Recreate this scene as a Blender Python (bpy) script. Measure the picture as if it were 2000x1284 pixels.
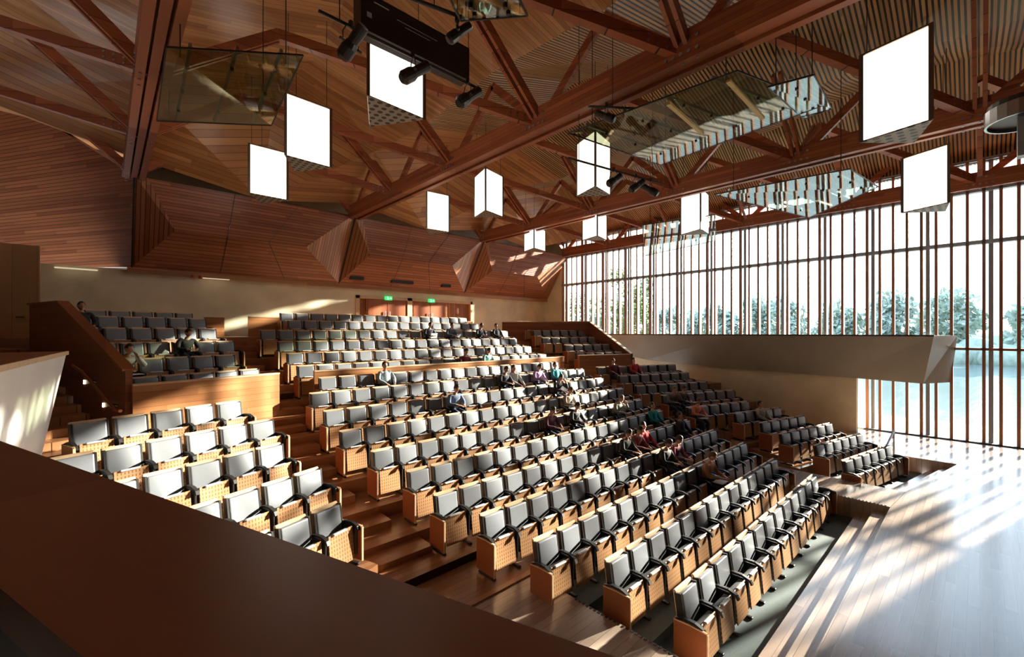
import bpy, bmesh, math, random
from mathutils import Vector, Matrix
random.seed(7)
for o in list(bpy.data.objects): bpy.data.objects.remove(o)
SC = bpy.context.scene
COL = SC.collection
R = math.radians

# ------------------------------------------------------------------ camera, sky, sun, exposure
FPX, ZC = 852.0, 4.14
FX, FY = 0.6819, 0.7315            # view direction in plan
cam = bpy.data.cameras.new('camera'); camo = bpy.data.objects.new('camera', cam); COL.objects.link(camo)
camo.location = (0, 0, ZC); camo.rotation_euler = (R(90), 0, -math.atan2(FX, FY))
cam.sensor_width = 36; cam.lens = FPX/2000*36; cam.shift_y = 0.004; cam.clip_start = 0.05; cam.clip_end = 900
SC.camera = camo

W = bpy.data.worlds.new('sky'); SC.world = W; W.use_nodes = True
wn = W.node_tree; wn.nodes.clear()
wo = wn.nodes.new('ShaderNodeOutputWorld'); bg = wn.nodes.new('ShaderNodeBackground')
tc = wn.nodes.new('ShaderNodeTexCoord'); sp = wn.nodes.new('ShaderNodeSeparateXYZ'); rp = wn.nodes.new('ShaderNodeValToRGB')
wn.links.new(tc.outputs['Generated'], sp.inputs[0]); wn.links.new(sp.outputs['Z'], rp.inputs[0])
rp.color_ramp.elements[0].position = 0.0; rp.color_ramp.elements[0].color = (0.88, 0.95, 1.0, 1)
rp.color_ramp.elements[1].position = 0.6; rp.color_ramp.elements[1].color = (0.55, 0.75, 1.0, 1)
wn.links.new(rp.outputs[0], bg.inputs[0]); bg.inputs[1].default_value = 3.6
wn.links.new(bg.outputs[0], wo.inputs[0])

SUN_AZ, SUN_EL = R(-14.5), R(15.8)    # from +X, turned towards -Y
sl = bpy.data.lights.new('sun', 'SUN'); so = bpy.data.objects.new('sun', sl); COL.objects.link(so)
sd = Vector((math.cos(SUN_EL)*math.cos(SUN_AZ), math.cos(SUN_EL)*math.sin(SUN_AZ), math.sin(SUN_EL)))
so.rotation_euler = sd.to_track_quat('Z', 'Y').to_euler(); so.location = sd*60
sl.energy = 40; sl.color = (1.0, 0.90, 0.76); sl.angle = R(0.9)

SC.view_settings.view_transform = 'Standard'; SC.view_settings.look = 'None'
SC.view_settings.gamma = 1; SC.view_settings.use_curve_mapping = False
SC.view_settings.exposure = 0.12

def at(x, y, d):
    """photo pixel + distance along the view -> point in the hall"""
    l = (x-1000)/FPX*d
    return Vector((FX*d+FY*l, FY*d-FX*l, ZC+(650-y)/FPX*d))
def px(p):
    d = FX*p[0]+FY*p[1]; l = FY*p[0]-FX*p[1]
    return 1000+FPX*l/d, 650-(p[2]-ZC)*FPX/d, d

# ------------------------------------------------------------------ materials
MATS = {}
def nodes(name):
    m = bpy.data.materials.new(name); m.use_nodes = True
    nt = m.node_tree; b = nt.nodes['Principled BSDF']
    MATS[name] = m
    return m, nt, b
def N(nt, t, **kw):
    n = nt.nodes.new(t)
    for k, v in kw.items(): setattr(n, k, v)
    return n
def plain(name, col, rough=0.6, metal=0.0, noise=0.15, scale=6, bump=0.0, spec=0.5):
    m, nt, b = nodes(name)
    t = N(nt, 'ShaderNodeTexCoord'); n = N(nt, 'ShaderNodeTexNoise'); n.inputs['Scale'].default_value = scale; n.inputs['Detail'].default_value = 4
    nt.links.new(t.outputs['Object'], n.inputs['Vector'])
    r = N(nt, 'ShaderNodeValToRGB')
    r.color_ramp.elements[0].position = .3; r.color_ramp.elements[1].position = .7
    r.color_ramp.elements[0].color = tuple(c*(1-noise) for c in col)+(1,)
    r.color_ramp.elements[1].color = tuple(min(1, c*(1+noise)) for c in col)+(1,)
    nt.links.new(n.outputs[0], r.inputs[0]); nt.links.new(r.outputs[0], b.inputs['Base Color'])
    b.inputs['Roughness'].default_value = rough; b.inputs['Metallic'].default_value = metal
    b.inputs['Specular IOR Level'].default_value = spec
    if bump:
        bp = N(nt, 'ShaderNodeBump'); bp.inputs['Strength'].default_value = bump; bp.inputs['Distance'].default_value = .02
        nt.links.new(n.outputs[0], bp.inputs['Height']); nt.links.new(bp.outputs[0], b.inputs['Normal'])
    return m
def timber(name, c1, c2, axis='Y', run='X', width=0.14, gap=0.06, gapcol=(0.02, 0.008, 0.004), rough=0.4, plank_len=3.0, deep=0.3, coat=0.0, spec=0.5):
    """boards: 'axis' counts boards, 'run' is the grain direction (object space)"""
    m, nt, b = nodes(name)
    t = N(nt, 'ShaderNodeTexCoord'); s = N(nt, 'ShaderNodeSeparateXYZ'); nt.links.new(t.outputs['Object'], s.inputs[0])
    def mth(op, a, bb=None, c=None):
        n = N(nt, 'ShaderNodeMath', operation=op)
        for i, v in enumerate((a, bb, c)):
            if v is None: continue
            if isinstance(v, (int, float)): n.inputs[i].default_value = v
            else: nt.links.new(v, n.inputs[i])
        return n.outputs[0]
    q = mth('DIVIDE', s.outputs[axis], width); idx = mth('FLOOR', q); fr = mth('FRACT', q)
    off = mth('MULTIPLY', idx, 1.37); q2 = mth('ADD', mth('DIVIDE', s.outputs[run], plank_len), off); idx2 = mth('FLOOR', q2)
    cmb = N(nt, 'ShaderNodeCombineXYZ'); nt.links.new(idx, cmb.inputs[0]); nt.links.new(idx2, cmb.inputs[1])
    wnz = N(nt, 'ShaderNodeTexWhiteNoise', noise_dimensions='2D'); nt.links.new(cmb.outputs[0], wnz.inputs['Vector'])
    cm2 = N(nt, 'ShaderNodeCombineXYZ')
    nt.links.new(mth('MULTIPLY', s.outputs[axis], 22), cm2.inputs[0]); nt.links.new(mth('MULTIPLY', s.outputs[run], 1.1), cm2.inputs[1])
    nt.links.new(mth('MULTIPLY', wnz.outputs[0], 9), cm2.inputs[2])
    gn = N(nt, 'ShaderNodeTexNoise'); gn.inputs['Scale'].default_value = 1.0; gn.inputs['Detail'].default_value = 5; nt.links.new(cm2.outputs[0], gn.inputs['Vector'])
    f = mth('ADD', mth('MULTIPLY', wnz.outputs[0], .65), mth('MULTIPLY', gn.outputs[0], .45))
    mix = N(nt, 'ShaderNodeMix', data_type='RGBA'); nt.links.new(f, mix.inputs['Factor'])
    mix.inputs['A'].default_value = tuple(c1)+(1,); mix.inputs['B'].default_value = tuple(c2)+(1,)
    g = mth('LESS_THAN', fr, gap)
    mx2 = N(nt, 'ShaderNodeMix', data_type='RGBA'); nt.links.new(g, mx2.inputs['Factor'])
    nt.links.new(mix.outputs['Result'], mx2.inputs['A']); mx2.inputs['B'].default_value = tuple(gapcol)+(1,)
    nt.links.new(mx2.outputs['Result'], b.inputs['Base Color'])
    b.inputs['Roughness'].default_value = rough; b.inputs['Coat Weight'].default_value = coat; b.inputs['Coat Roughness'].default_value = .18
    b.inputs['Specular IOR Level'].default_value = spec
    if deep:
        bp = N(nt, 'ShaderNodeBump'); bp.inputs['Strength'].default_value = deep; bp.inputs['Distance'].default_value = .02; bp.invert = True
        nt.links.new(g, bp.inputs['Height']); nt.links.new(bp.outputs[0], b.inputs['Normal'])
    return m
def emis(name, col, s):
    m, nt, b = nodes(name)
    b.inputs['Base Color'].default_value = tuple(col)+(1,); b.inputs['Emission Color'].default_value = tuple(col)+(1,); b.inputs['Emission Strength'].default_value = s
    return m
def glass(name, tint, refl=0.04, rough=0.0, fres=5.0):
    m = bpy.data.materials.new(name); m.use_nodes = True; nt = m.node_tree; nt.nodes.clear(); MATS[name] = m
    o = N(nt, 'ShaderNodeOutputMaterial'); mx = N(nt, 'ShaderNodeMixShader'); tr = N(nt, 'ShaderNodeBsdfTransparent'); gl = N(nt, 'ShaderNodeBsdfGlossy')
    tr.inputs[0].default_value = tuple(tint)+(1,); gl.inputs['Roughness'].default_value = rough
    fr = N(nt, 'ShaderNodeLayerWeight'); fr.inputs[0].default_value = .5
    pw = N(nt, 'ShaderNodeMath', operation='POWER'); pw.inputs[1].default_value = fres; nt.links.new(fr.outputs['Facing'], pw.inputs[0])
    ad = N(nt, 'ShaderNodeMath', operation='MULTIPLY_ADD'); ad.inputs[1].default_value = .8; ad.inputs[2].default_value = refl; ad.use_clamp = True
    nt.links.new(pw.outputs[0], ad.inputs[0]); nt.links.new(ad.outputs[0], mx.inputs[0]); nt.links.new(tr.outputs[0], mx.inputs[1]); nt.links.new(gl.outputs[0], mx.inputs[2])
    nt.links.new(mx.outputs[0], o.inputs[0])
    return m

truss_w = timber('truss timber', (0.20, 0.045, 0.018), (0.52, 0.165, 0.07), 'Z', 'Y', .11, .05, rough=.38)
trusx_w = timber('strut timber', (0.22, 0.05, 0.02), (0.50, 0.16, 0.07), 'Z', 'X', .30, .03, rough=.38)
ceil_w = timber('ceiling boards', (0.26, 0.085, 0.03), (0.68, 0.33, 0.12), 'Y', 'X', .14, .05, rough=.3, plank_len=4)
slat_w = timber('ceiling battens', (0.34, 0.15, 0.05), (0.66, 0.38, 0.15), 'Y', 'X', .11, .42, gapcol=(0.012, 0.006, 0.004), rough=.35, plank_len=5, deep=.8)
bulk_w = timber('bulkhead boards', (0.20, 0.055, 0.022), (0.46, 0.16, 0.07), 'Z', 'X', .115, .12, rough=.36, plank_len=2.6, deep=.6)
fin_w = timber('bulkhead fin boards', (0.22, 0.07, 0.025), (0.52, 0.21, 0.09), 'X', 'Z', .13, .14, rough=.36, plank_len=9, deep=.6)
floor_w = timber('stage boards', (0.24, 0.17, 0.13), (0.48, 0.38, 0.30), 'Y', 'X', .13, .03, rough=.2, plank_len=2.4, deep=.1, coat=.8, spec=.8)
tier_w = timber('tier boards', (0.20, 0.085, 0.035), (0.44, 0.215, 0.10), 'Y', 'X', .13, .035, rough=.28, plank_len=1.9, deep=.1, coat=.2)
para_w = timber('parapet boards', (0.26, 0.10, 0.035), (0.50, 0.24, 0.10), 'Z', 'X', .16, .03, rough=.3, plank_len=2.2, deep=.1)
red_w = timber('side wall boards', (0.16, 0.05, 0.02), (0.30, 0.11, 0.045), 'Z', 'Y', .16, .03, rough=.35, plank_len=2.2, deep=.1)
rail_w = timber('ledge timber', (0.19, 0.058, 0.018), (0.37, 0.13, 0.04), 'X', 'Y', .62, .004, rough=.34, plank_len=1.7, deep=.05, spec=.5)
oak = timber('end panel veneer', (0.24, 0.062, 0.022), (0.36, 0.115, 0.04), 'Z', 'Y', .9, .0, rough=.35, deep=0)
ash = plain('pale timber edge', (0.68, 0.46, 0.27), .4, noise=.1)
door_w = timber('door boards', (0.30, 0.15, 0.06), (0.46, 0.26, 0.11), 'X', 'Z', .5, .01, rough=.45, deep=.05)
rdoor_w = timber('red door veneer', (0.30, 0.08, 0.03), (0.40, 0.13, 0.05), 'X', 'Z', .5, .01, rough=.4, deep=.05)
conc = plain('pale concrete', (0.74, 0.66, 0.46), .55, noise=.14, scale=.9, bump=.1)
conc2 = plain('grey concrete', (0.34, 0.31, 0.245), .42, noise=.10, scale=.8, bump=.05)
concw = plain('white concrete', (0.80, 0.80, 0.77), .4, noise=.05, scale=1.4)
carpet = plain('pit carpet', (0.085, 0.115, 0.115), .9, noise=.12, scale=40)
fabric = plain('grey seat upholstery', (0.185, 0.20, 0.22), .38, noise=.05, scale=60, spec=.8)
fabric2 = plain('light seat lip', (0.62, 0.61, 0.60), .6, noise=.05, scale=40)
absorb = plain('black bounce absorber', (0.02, 0.017, 0.015), .9)  # near-black finish added to unseen walls to soak up bounced light, no real curtain
black = plain('black seat frame', (0.022, 0.020, 0.019), .38, noise=.1)
cush = plain('charcoal cushion', (0.035, 0.032, 0.032), .7, noise=.1, scale=40)
steel = plain('steel', (0.45, 0.46, 0.47), .3, 1.0, .05)
dsteel = plain('dark grey metal', (0.06, 0.055, 0.05), .45, .6, .1)
brzmet = plain('bronze lamp metal', (0.13, 0.10, 0.075), .4, .5, .08)
colst = plain('grey window post', (0.38, 0.41, 0.45), .4, .2, .05)  # blue-grey steel, lightened so the colour includes window glare
mull_w = timber('mullion timber', (0.26, 0.09, 0.04), (0.42, 0.18, 0.09), 'X', 'Z', .3, .0, rough=.45, plank_len=2, deep=0)
lampm = emis('lit lamp panel', (1.0, 0.90, 0.76), 1.7)
glz = glass('window glass', (0.96, 0.98, 0.98), 0.02, 0.0, 5.0)
refg = glass('reflector glass', (0.72, 0.78, 0.66), 0.03, 0.02, 3.2)
exitm = emis('green exit sign', (0.02, 0.55, 0.12), 2.0)
exitw = emis('white exit mark', (0.8, 1.0, 0.85), 3.0)
stepm = emis('step light glow', (1.0, 0.85, 0.6), 6.0)
screen_m = plain('black screen housing', (0.018, 0.014, 0.012), .4, 0, .1)
white_m = plain('white paper', (0.75, 0.75, 0.74), .6, 0, .03)
whitemk = plain('white marking', (0.5, 0.5, 0.5), .6, 0, .03)
leaf1 = plain('olive foliage', (0.16, 0.22, 0.08), .8, 0, .45, 2.5)
leaf_haze = plain('foliage with haze tint', (0.30, 0.38, 0.33), .8, 0, .2, 1.2)  # pale bluish tone stands in for distance haze over the foliage
bark = plain('bark', (0.14, 0.10, 0.07), .9, 0, .3)
grass = plain('bank grass', (0.16, 0.19, 0.08), .9, 0, .3, .5)
# perforated seat panel
perf, nt, b = nodes('perforated seat timber')
t = N(nt, 'ShaderNodeTexCoord'); sx = N(nt, 'ShaderNodeSeparateXYZ'); nt.links.new(t.outputs['Object'], sx.inputs[0])
fr = []
for ax, k in (('X', 34.0), ('Z', 26.0)):
    m1 = N(nt, 'ShaderNodeMath', operation='MULTIPLY'); m1.inputs[1].default_value = k*.62; nt.links.new(sx.outputs[ax], m1.inputs[0])
    m2 = N(nt, 'ShaderNodeMath', operation='FRACT'); nt.links.new(m1.outputs[0], m2.inputs[0])
    m3 = N(nt, 'ShaderNodeMath', operation='LESS_THAN'); m3.inputs[1].default_value = .38 if ax == 'X' else .62; nt.links.new(m2.outputs[0], m3.inputs[0]); fr.append(m3)
mm = N(nt, 'ShaderNodeMath', operation='MULTIPLY'); nt.links.new(fr[0].outputs[0], mm.inputs[0]); nt.links.new(fr[1].outputs[0], mm.inputs[1])
mx = N(nt, 'ShaderNodeMix', data_type='RGBA'); nt.links.new(mm.outputs[0], mx.inputs['Factor'])
mx.inputs['A'].default_value = (0.43, 0.235, 0.11, 1); mx.inputs['B'].default_value = (0.20, 0.09, 0.035, 1)
nt.links.new(mx.outputs['Result'], b.inputs['Base Color']); b.inputs['Roughness'].default_value = .4
# perforated lamp base
lperf, nt, b = nodes('perforated lamp base')
t = N(nt, 'ShaderNodeTexCoord'); vo = N(nt, 'ShaderNodeTexVoronoi'); vo.inputs['Scale'].default_value = 6; vo.inputs['Randomness'].default_value = 0
nt.links.new(t.outputs['Object'], vo.inputs['Vector']); lt = N(nt, 'ShaderNodeMath', operation='LESS_THAN'); lt.inputs[1].default_value = .33
nt.links.new(vo.outputs['Distance'], lt.inputs[0]); mx = N(nt, 'ShaderNodeMix', data_type='RGBA'); nt.links.new(lt.outputs[0], mx.inputs['Factor'])
mx.inputs['A'].default_value = (0.33, 0.28, 0.22, 1); mx.inputs['B'].default_value = (0.02, 0.015, 0.01, 1); nt.links.new(mx.outputs['Result'], b.inputs['Base Color'])
# water
water, nt, b = nodes('lake water')
b.inputs['Base Color'].default_value = (0.13, 0.18, 0.18, 1); b.inputs['Roughness'].default_value = .16
t = N(nt, 'ShaderNodeTexCoord'); mp = N(nt, 'ShaderNodeMapping'); mp.inputs['Scale'].default_value = (.35, 1.6, 1); n = N(nt, 'ShaderNodeTexNoise'); n.inputs['Scale'].default_value = .9; n.inputs['Detail'].default_value = 4
nt.links.new(t.outputs['Object'], mp.inputs[0]); nt.links.new(mp.outputs[0], n.inputs['Vector']); bp = N(nt, 'ShaderNodeBump'); bp.inputs['Strength'].default_value = .5; bp.inputs['Distance'].default_value = .12
nt.links.new(n.outputs[0], bp.inputs['Height']); nt.links.new(bp.outputs[0], b.inputs['Normal'])

# ------------------------------------------------------------------ mesh builder
class MB:
    def __init__(s): s.bm = bmesh.new(); s.mi = 0
    def _f(s, vs):
        try:
            f = s.bm.faces.new(vs); f.material_index = s.mi; return f
        except ValueError: return None
    def poly(s, pts): return s._f([s.bm.verts.new(p) for p in pts])
    def hull8(s, P):
        v = [s.bm.verts.new(p) for p in P]
        for q in ((0, 3, 2, 1), (4, 5, 6, 7), (0, 1, 5, 4), (1, 2, 6, 5), (2, 3, 7, 6), (3, 0, 4, 7)): s._f([v[i] for i in q])
        return v
    def box(s, x0, y0, z0, x1, y1, z1):
        return s.hull8([(x0, y0, z0), (x1, y0, z0), (x1, y1, z0), (x0, y1, z0), (x0, y0, z1), (x1, y0, z1), (x1, y1, z1), (x0, y1, z1)])
    def rbox(s, c, sz, bev=.01, rot=None, seg=2):
        t = bmesh.new(); bmesh.ops.create_cube(t, size=1)
        for v in t.verts: v.co = Vector((v.co.x*sz[0], v.co.y*sz[1], v.co.z*sz[2]))
        if bev: bmesh.ops.bevel(t, geom=list(t.edges)+list(t.verts), offset=bev, segments=seg, affect='EDGES', profile=.6)
        M = Matrix.Translation(c) @ (rot if rot else Matrix.Identity(4))
        mp = {}
        for v in t.verts: mp[v] = s.bm.verts.new(M @ v.co)
        for f in t.faces: s._f([mp[v] for v in f.verts])
        t.free()
    def prism(s, pts, z0, z1):
        n = len(pts)
        a = [s.bm.verts.new((p[0], p[1], z0)) for p in pts]; b = [s.bm.verts.new((p[0], p[1], z1)) for p in pts]
        s._f(list(reversed(a))); s._f(b)
        for i in range(n): s._f([a[i], a[(i+1) % n], b[(i+1) % n], b[i]])
    def beam(s, p, q, w, h, up=(0, 0, 1)):
        p = Vector(p); q = Vector(q); d = (q-p).normalized(); u = Vector(up)
        r = d.cross(u)
        if r.length < 1e-4: r = d.cross(Vector((0, 1, 0)))
        r.normalize(); u = r.cross(d)
        r *= w/2; u *= h/2
        s.hull8([p-r-u, p+r-u, q+r-u, q-r-u, p-r+u, p+r+u, q+r+u, q-r+u])
    def tube(s, path, r, n=8, caps=True):
        path = [Vector(p) for p in path]; rings = []
        for i, p in enumerate(path):
            d = (path[min(i+1, len(path)-1)]-path[max(i-1, 0)]).normalized()
            a = d.cross(Vector((0, 0, 1)));
            if a.length < 1e-3: a = Vector((1, 0, 0))
            a.normalize(); b2 = d.cross(a); rr = r[i] if isinstance(r, (list, tuple)) else r
            rings.append([s.bm.verts.new(p+(a*math.cos(2*math.pi*k/n)+b2*math.sin(2*math.pi*k/n))*rr) for k in range(n)])
        for A, B in zip(rings, rings[1:]):
            for k in range(n): s._f([A[k], A[(k+1) % n], B[(k+1) % n], B[k]])
        if caps: s._f(list(reversed(rings[0]))); s._f(rings[-1])
    def ball(s, c, r, sub=2):
        t = bmesh.new(); bmesh.ops.create_icosphere(t, subdivisions=sub, radius=1)
        mp = {v: s.bm.verts.new(Vector(c)+Vector((v.co.x*r[0], v.co.y*r[1], v.co.z*r[2]))) for v in t.verts}
        for f in t.faces: s._f([mp[v] for v in f.verts])
        t.free()
    def mesh(s, name, mats, smooth=False):
        bmesh.ops.recalc_face_normals(s.bm, faces=s.bm.faces)
        me = bpy.data.meshes.new(name); s.bm.to_mesh(me); s.bm.free()
        for m in (mats if isinstance(mats, (list, tuple)) else [mats]): me.materials.append(m)
        if smooth:
            for p in me.polygons: p.use_smooth = True
        return me
    def build(s, name, mats, parent=None, smooth=False):
        return link(name, s.mesh(name, mats, smooth), parent)
def link(name, me, parent=None):
    o = bpy.data.objects.new(name, me); COL.objects.link(o)
    if parent: o.parent = parent
    return o
def tag(o, label, cat, group=None, kind=None):
    o['label'] = label; o['category'] = cat
    if group: o['group'] = group
    if kind: o['kind'] = kind
    return o
def struct(o): o['kind'] = 'structure'; return o
def thing(name, label, cat, loc=(0, 0, 0), rz=0, group=None):
    o = bpy.data.objects.new(name, None); COL.objects.link(o); o.location = loc; o.rotation_euler = (0, 0, rz); o.empty_display_size = .1
    return tag(o, label, cat, group)
ORD = ['', 'first', 'second', 'third', 'fourth', 'fifth', 'sixth', 'seventh', 'eighth', 'ninth', 'tenth', 'eleventh', 'twelfth', 'thirteenth', 'fourteenth', 'fifteenth', 'sixteenth', 'seventeenth', 'eighteenth', 'nineteenth', 'twentieth']

# ------------------------------------------------------------------ the hall shell
XW = 24.0
XR = [-7.05, .73, 8.55, 16.35, 24.05]          # truss lines
# floors
m = MB(); m.prism([(-7.2, -12), (24.1, -12), (24.1, .5), (19.5, .5), (15.35, 1.3), (13.5, 1.45), (-7.2, 1.45)], -.6, 0)
m.prism([(-7.2, 1.45), (5.35, 1.45), (5.35, 5.28), (4.75, 5.28), (4.75, 6.23), (-7.2, 6.23)], -.6, 0)
m.prism([(13.62, 1.45), (15.2, 1.32), (15.2, 5.6), (13.62, 5.28)], -.6, 0)
m.prism([(19.6, .5), (24.1, .5), (24.1, 22.2), (19.6, 6)], -.6, 0)
struct(m.build('floor', floor_w))
m = MB(); m.box(4.9, 1.3, -.7, 20, 6.2, -.48); struct(m.build('floor', carpet))
def step(name, pts, z0, z1, mat): m = MB(); m.prism(pts, z0, z1); return struct(m.build(name, mat))
step('trim_1', [(5.35, 1.45), (13.62, 1.45), (13.62, 2.08), (5.35, 2.08)], -.5, -.32, floor_w)
step('trim_2', [(5.35, 1.40), (13.62, 1.40), (13.62, 1.76), (5.35, 1.76)], -.5, -.16, floor_w)
step('trim_3', [(15.2, 1.28), (19.6, .45), (19.6, 1.10), (15.2, 1.95)], -.5, -.32, floor_w)
step('trim_4', [(15.2, 1.25), (19.6, .40), (19.6, .78), (15.2, 1.62)], -.5, -.16, floor_w)
# entry steps at the near end of the pit, with dotted nosing strips
step('trim_5', [(5.30, 2.10), (5.85, 2.10), (5.85, 2.75), (5.30, 2.75)], -.5, -.32, floor_w)
step('trim_6', [(5.0, 3.15), (5.42, 3.15), (5.42, 3.6), (5.0, 3.6)], -.5, -.20, floor_w)
mm_ = MB()
def dots(p, q, n):
    p = Vector(p); q = Vector(q); d = (q-p).normalized()
    for i in range(n):
        c = p.lerp(q, (i+.5)/n); mm_.rbox((c.x, c.y, c.z+.004), (.035, .035, .01), 0)
for a, b_ in (((5.83, 2.12, -.32), (5.83, 2.73, -.32)), ((5.31, 2.73, -.32), (5.83, 2.73, -.32)), ((5.33, 1.5, 0), (5.33, 4.3, 0)), ((5.40, 3.17, -.2), (5.40, 3.58, -.2)), ((13.66, 1.5, 0), (13.66, 2.7, 0))):
    dots(a, b_, int((Vector(b_)-Vector(a)).length/.07))
tag(mm_.build('nosing_strip', black), 'black dotted anti-slip nosing strips on the timber steps beside the orchestra pit', 'nosing strip')

P_ = .58
CX = 9.65
ROWS = [(13, -.48), (14, -.32), (16, -.16), (17, 0.025), (18, .17), (18, .38), (19, .64), (20, .95), (20, 1.28), (20, 1.61), (18, 1.90), (19, 2.20), (19, 2.54), (19, 2.90), (20, 3.28), (16, 3.66), (16, 3.98)]
RY = [2.9, 3.88, 4.87, 5.88, 6.9]+[6.9+1.0*i for i in range(1, 13)]
FE = .66                                              # tread edge in front of seat back
mt = MB(); mc = MB(); ms = MB()
for i, (n, z) in enumerate(ROWS):
    if i == 0: continue
    f = RY[i]-FE; r = (RY[i+1]-FE) if i < 16 else 22.25
    w = n*P_/2
    if i < 3: mc.box(CX-w-.08, f, -.5, CX+w+.08, RY[3]-FE+.02, z); continue
    xl, xr = CX-w-1.35, CX+w+1.35
    if i >= 11: xl, xr = CX-6.9, CX+7.0
    if i >= 15: xl, xr = -7.1, 24
    mt.box(xl, f, -.6, xr, r, z)
    if i < 16:
        z2 = (z+ROWS[i+1][1])/2
        if i > 3:
            n2 = max(n, ROWS[i+1][0])*P_/2
            ms.box(CX-n2-1.33, r-.46, z-.02, CX-n2-.08, r+.02, z2); ms.box(CX+n2+.08, r-.46, z-.02, CX+n2+1.33, r+.02, z2)
struct(mt.build('floor', tier_w)); struct(ms.build('trim_7', tier_w)); struct(mc.build('floor', carpet))

# ------------------------------------------------------------------ side tiers
A19 = R(19)
def srow(x, y, ang, n, z): return dict(p=Vector((x, y)), a=ang, n=n, z=z)
left_low = [srow(-.48, 10.43, A19, 5, 1.66), srow(-.62, 9.25, A19, 6, 1.34), srow(-.16, 8.43, A19, 5, 1.02), srow(.18, 7.32, A19, 5, .72), srow(.10, 6.22, A19, 5, .42)]
left_up = [srow(.38, 12.62, A19, 5, 2.2), srow(.0, 13.65, A19, 5, 2.56), srow(-.31, 14.84, A19, 6, 2.93), srow(-.63, 15.81, A19, 6, 3.32), srow(-.78, 16.72, A19, 6, 3.66), srow(-.5, 17.75, A19, 5, 3.86)]
right_up = []
for r in left_up:
    e = r['p']+Vector((math.cos(r['a']), math.sin(r['a'])))*r['n']*P_
    right_up.append(srow(20.0-e.x, e.y, -r['a'], r['n'], r['z']))
right_low = [srow(15.9, 11.6, -A19, 8, 1.66), srow(16.1, 10.6, -A19, 7, 1.34), srow(15.8, 9.6, -A19, 7, 1.02), srow(15.9, 8.5, -A19, 7, .74), srow(15.6, 7.35, -R(17), 6, .44), srow(17.0, 6.2, -R(15), 5, .20), srow(16.8, 5.25, -R(13), 5, .02), srow(16.3, 4.5, -R(12.5), 6, -.16)]
right_pit = [srow(16.8, 3.65, -R(12), 5+1, -.48), srow(15.4, 2.66, -R(11), 6, -.48)]
def side_slabs(rows, ext_in, ext_out, mat, inner_right):
    m = MB()
    for r in rows:
        if r['z'] < -.3: continue
        d = Vector((math.cos(r['a']), math.sin(r['a']))); nrm = Vector((-d.y, d.x))   # nrm points to the back
        L = r['n']*P_
        a = -ext_out if inner_right else -ext_in; b_ = L+(ext_in if inner_right else ext_out)
        p = r['p']
        q = [p+d*a-nrm*FE, p+d*b_-nrm*FE, p+d*b_+nrm*1.6, p+d*a+nrm*1.6]
        m.prism([(v.x, v.y) for v in q], -.55, r['z'])
    return struct(m.build('floor', mat))
side_slabs(left_low, .15, 1.2, tier_w, True)
side_slabs(left_up, .12, .05, tier_w, True)
side_slabs(right_low, .12, 2.3, tier_w, False)
side_slabs(right_up, .12, .05, tier_w, False)
# stairs outside the side blocks (left one visible)
wdir = Vector((-math.sin(A19), math.cos(A19))); ldir = Vector((math.cos(A19), math.sin(A19)))
m = MB()
for k in range(13):
    p = Vector((.3, 11.3))+wdir*(k*.42); z = 1.75+k*.165
    q = [p, p+wdir*3.0, p+wdir*3.0-ldir*2.6, p-ldir*2.6]
    m.prism([(v.x, v.y) for v in q], -.5, z)
struct(m.build('trim_8', tier_w))
# parapets ------------------------------------------------------------------
def wallseg(name, pts, th, z0s, z1s, mat, capm=None, capw=.03):
    """wall along pts (2D) with per-point bottom and top heights"""
    m = MB()
    for (a, b_, z0, z0b, z1, z1b) in [(pts[i], pts[i+1], z0s[i], z0s[i+1], z1s[i], z1s[i+1]) for i in range(len(pts)-1)]:
        a = Vector(a); b_ = Vector(b_); d = (b_-a).normalized(); nn = Vector((-d.y, d.x))*th/2
        m.hull8([(a.x-nn.x, a.y-nn.y, z0), (b_.x-nn.x, b_.y-nn.y, z0b), (b_.x+nn.x, b_.y+nn.y, z0b), (a.x+nn.x, a.y+nn.y, z0), (a.x-nn.x, a.y-nn.y, z1), (b_.x-nn.x, b_.y-nn.y, z1b), (b_.x+nn.x, b_.y+nn.y, z1b), (a.x+nn.x, a.y+nn.y, z1)])
    o = m.build(name, mat)
    if capm:
        m = MB()
        for i in range(len(pts)-1):
            a = Vector((*pts[i], z1s[i]+.015)); b_ = Vector((*pts[i+1], z1s[i+1]+.015)); m.beam(a, b_, th+capw, .04)
        c = m.build('cap', capm, o); c['label'] = 'pale timber capping'
    return o
tag(wallseg('seating_parapet', [(.40, 12.02), (3.40, 12.86)], .12, [1.0, 1.0], [3.03, 3.03], para_w, ash), 'sunlit horizontal-board timber parapet in front of the upper left seating block', 'parapet')
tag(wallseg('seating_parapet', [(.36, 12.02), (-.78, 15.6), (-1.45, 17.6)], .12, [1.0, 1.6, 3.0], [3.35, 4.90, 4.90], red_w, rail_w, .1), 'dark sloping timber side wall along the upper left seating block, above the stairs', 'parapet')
tag(wallseg('seating_parapet', [(4.44, 13.22), (15.6, 13.22)], .1, [1.9, 1.9], [3.0, 3.0], para_w, ash), 'long low timber parapet crossing the centre block halfway up', 'parapet')
tag(wallseg('seating_parapet', [(16.45, 13.0), (19.45, 12.1)], .12, [1.0, 1.0], [3.03, 3.03], para_w, ash), 'half-shaded timber parapet in front of the upper right seating block', 'parapet')
tag(wallseg('seating_parapet', [(19.55, 12.05), (20.85, 15.65), (16.3, 18.3)], .12, [1.0, 1.6, 3.0], [3.05, 4.78, 4.72], red_w, ash, .06), 'dark timber side wall with a sunlit sloping edge beside the upper right seating block', 'parapet')
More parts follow.
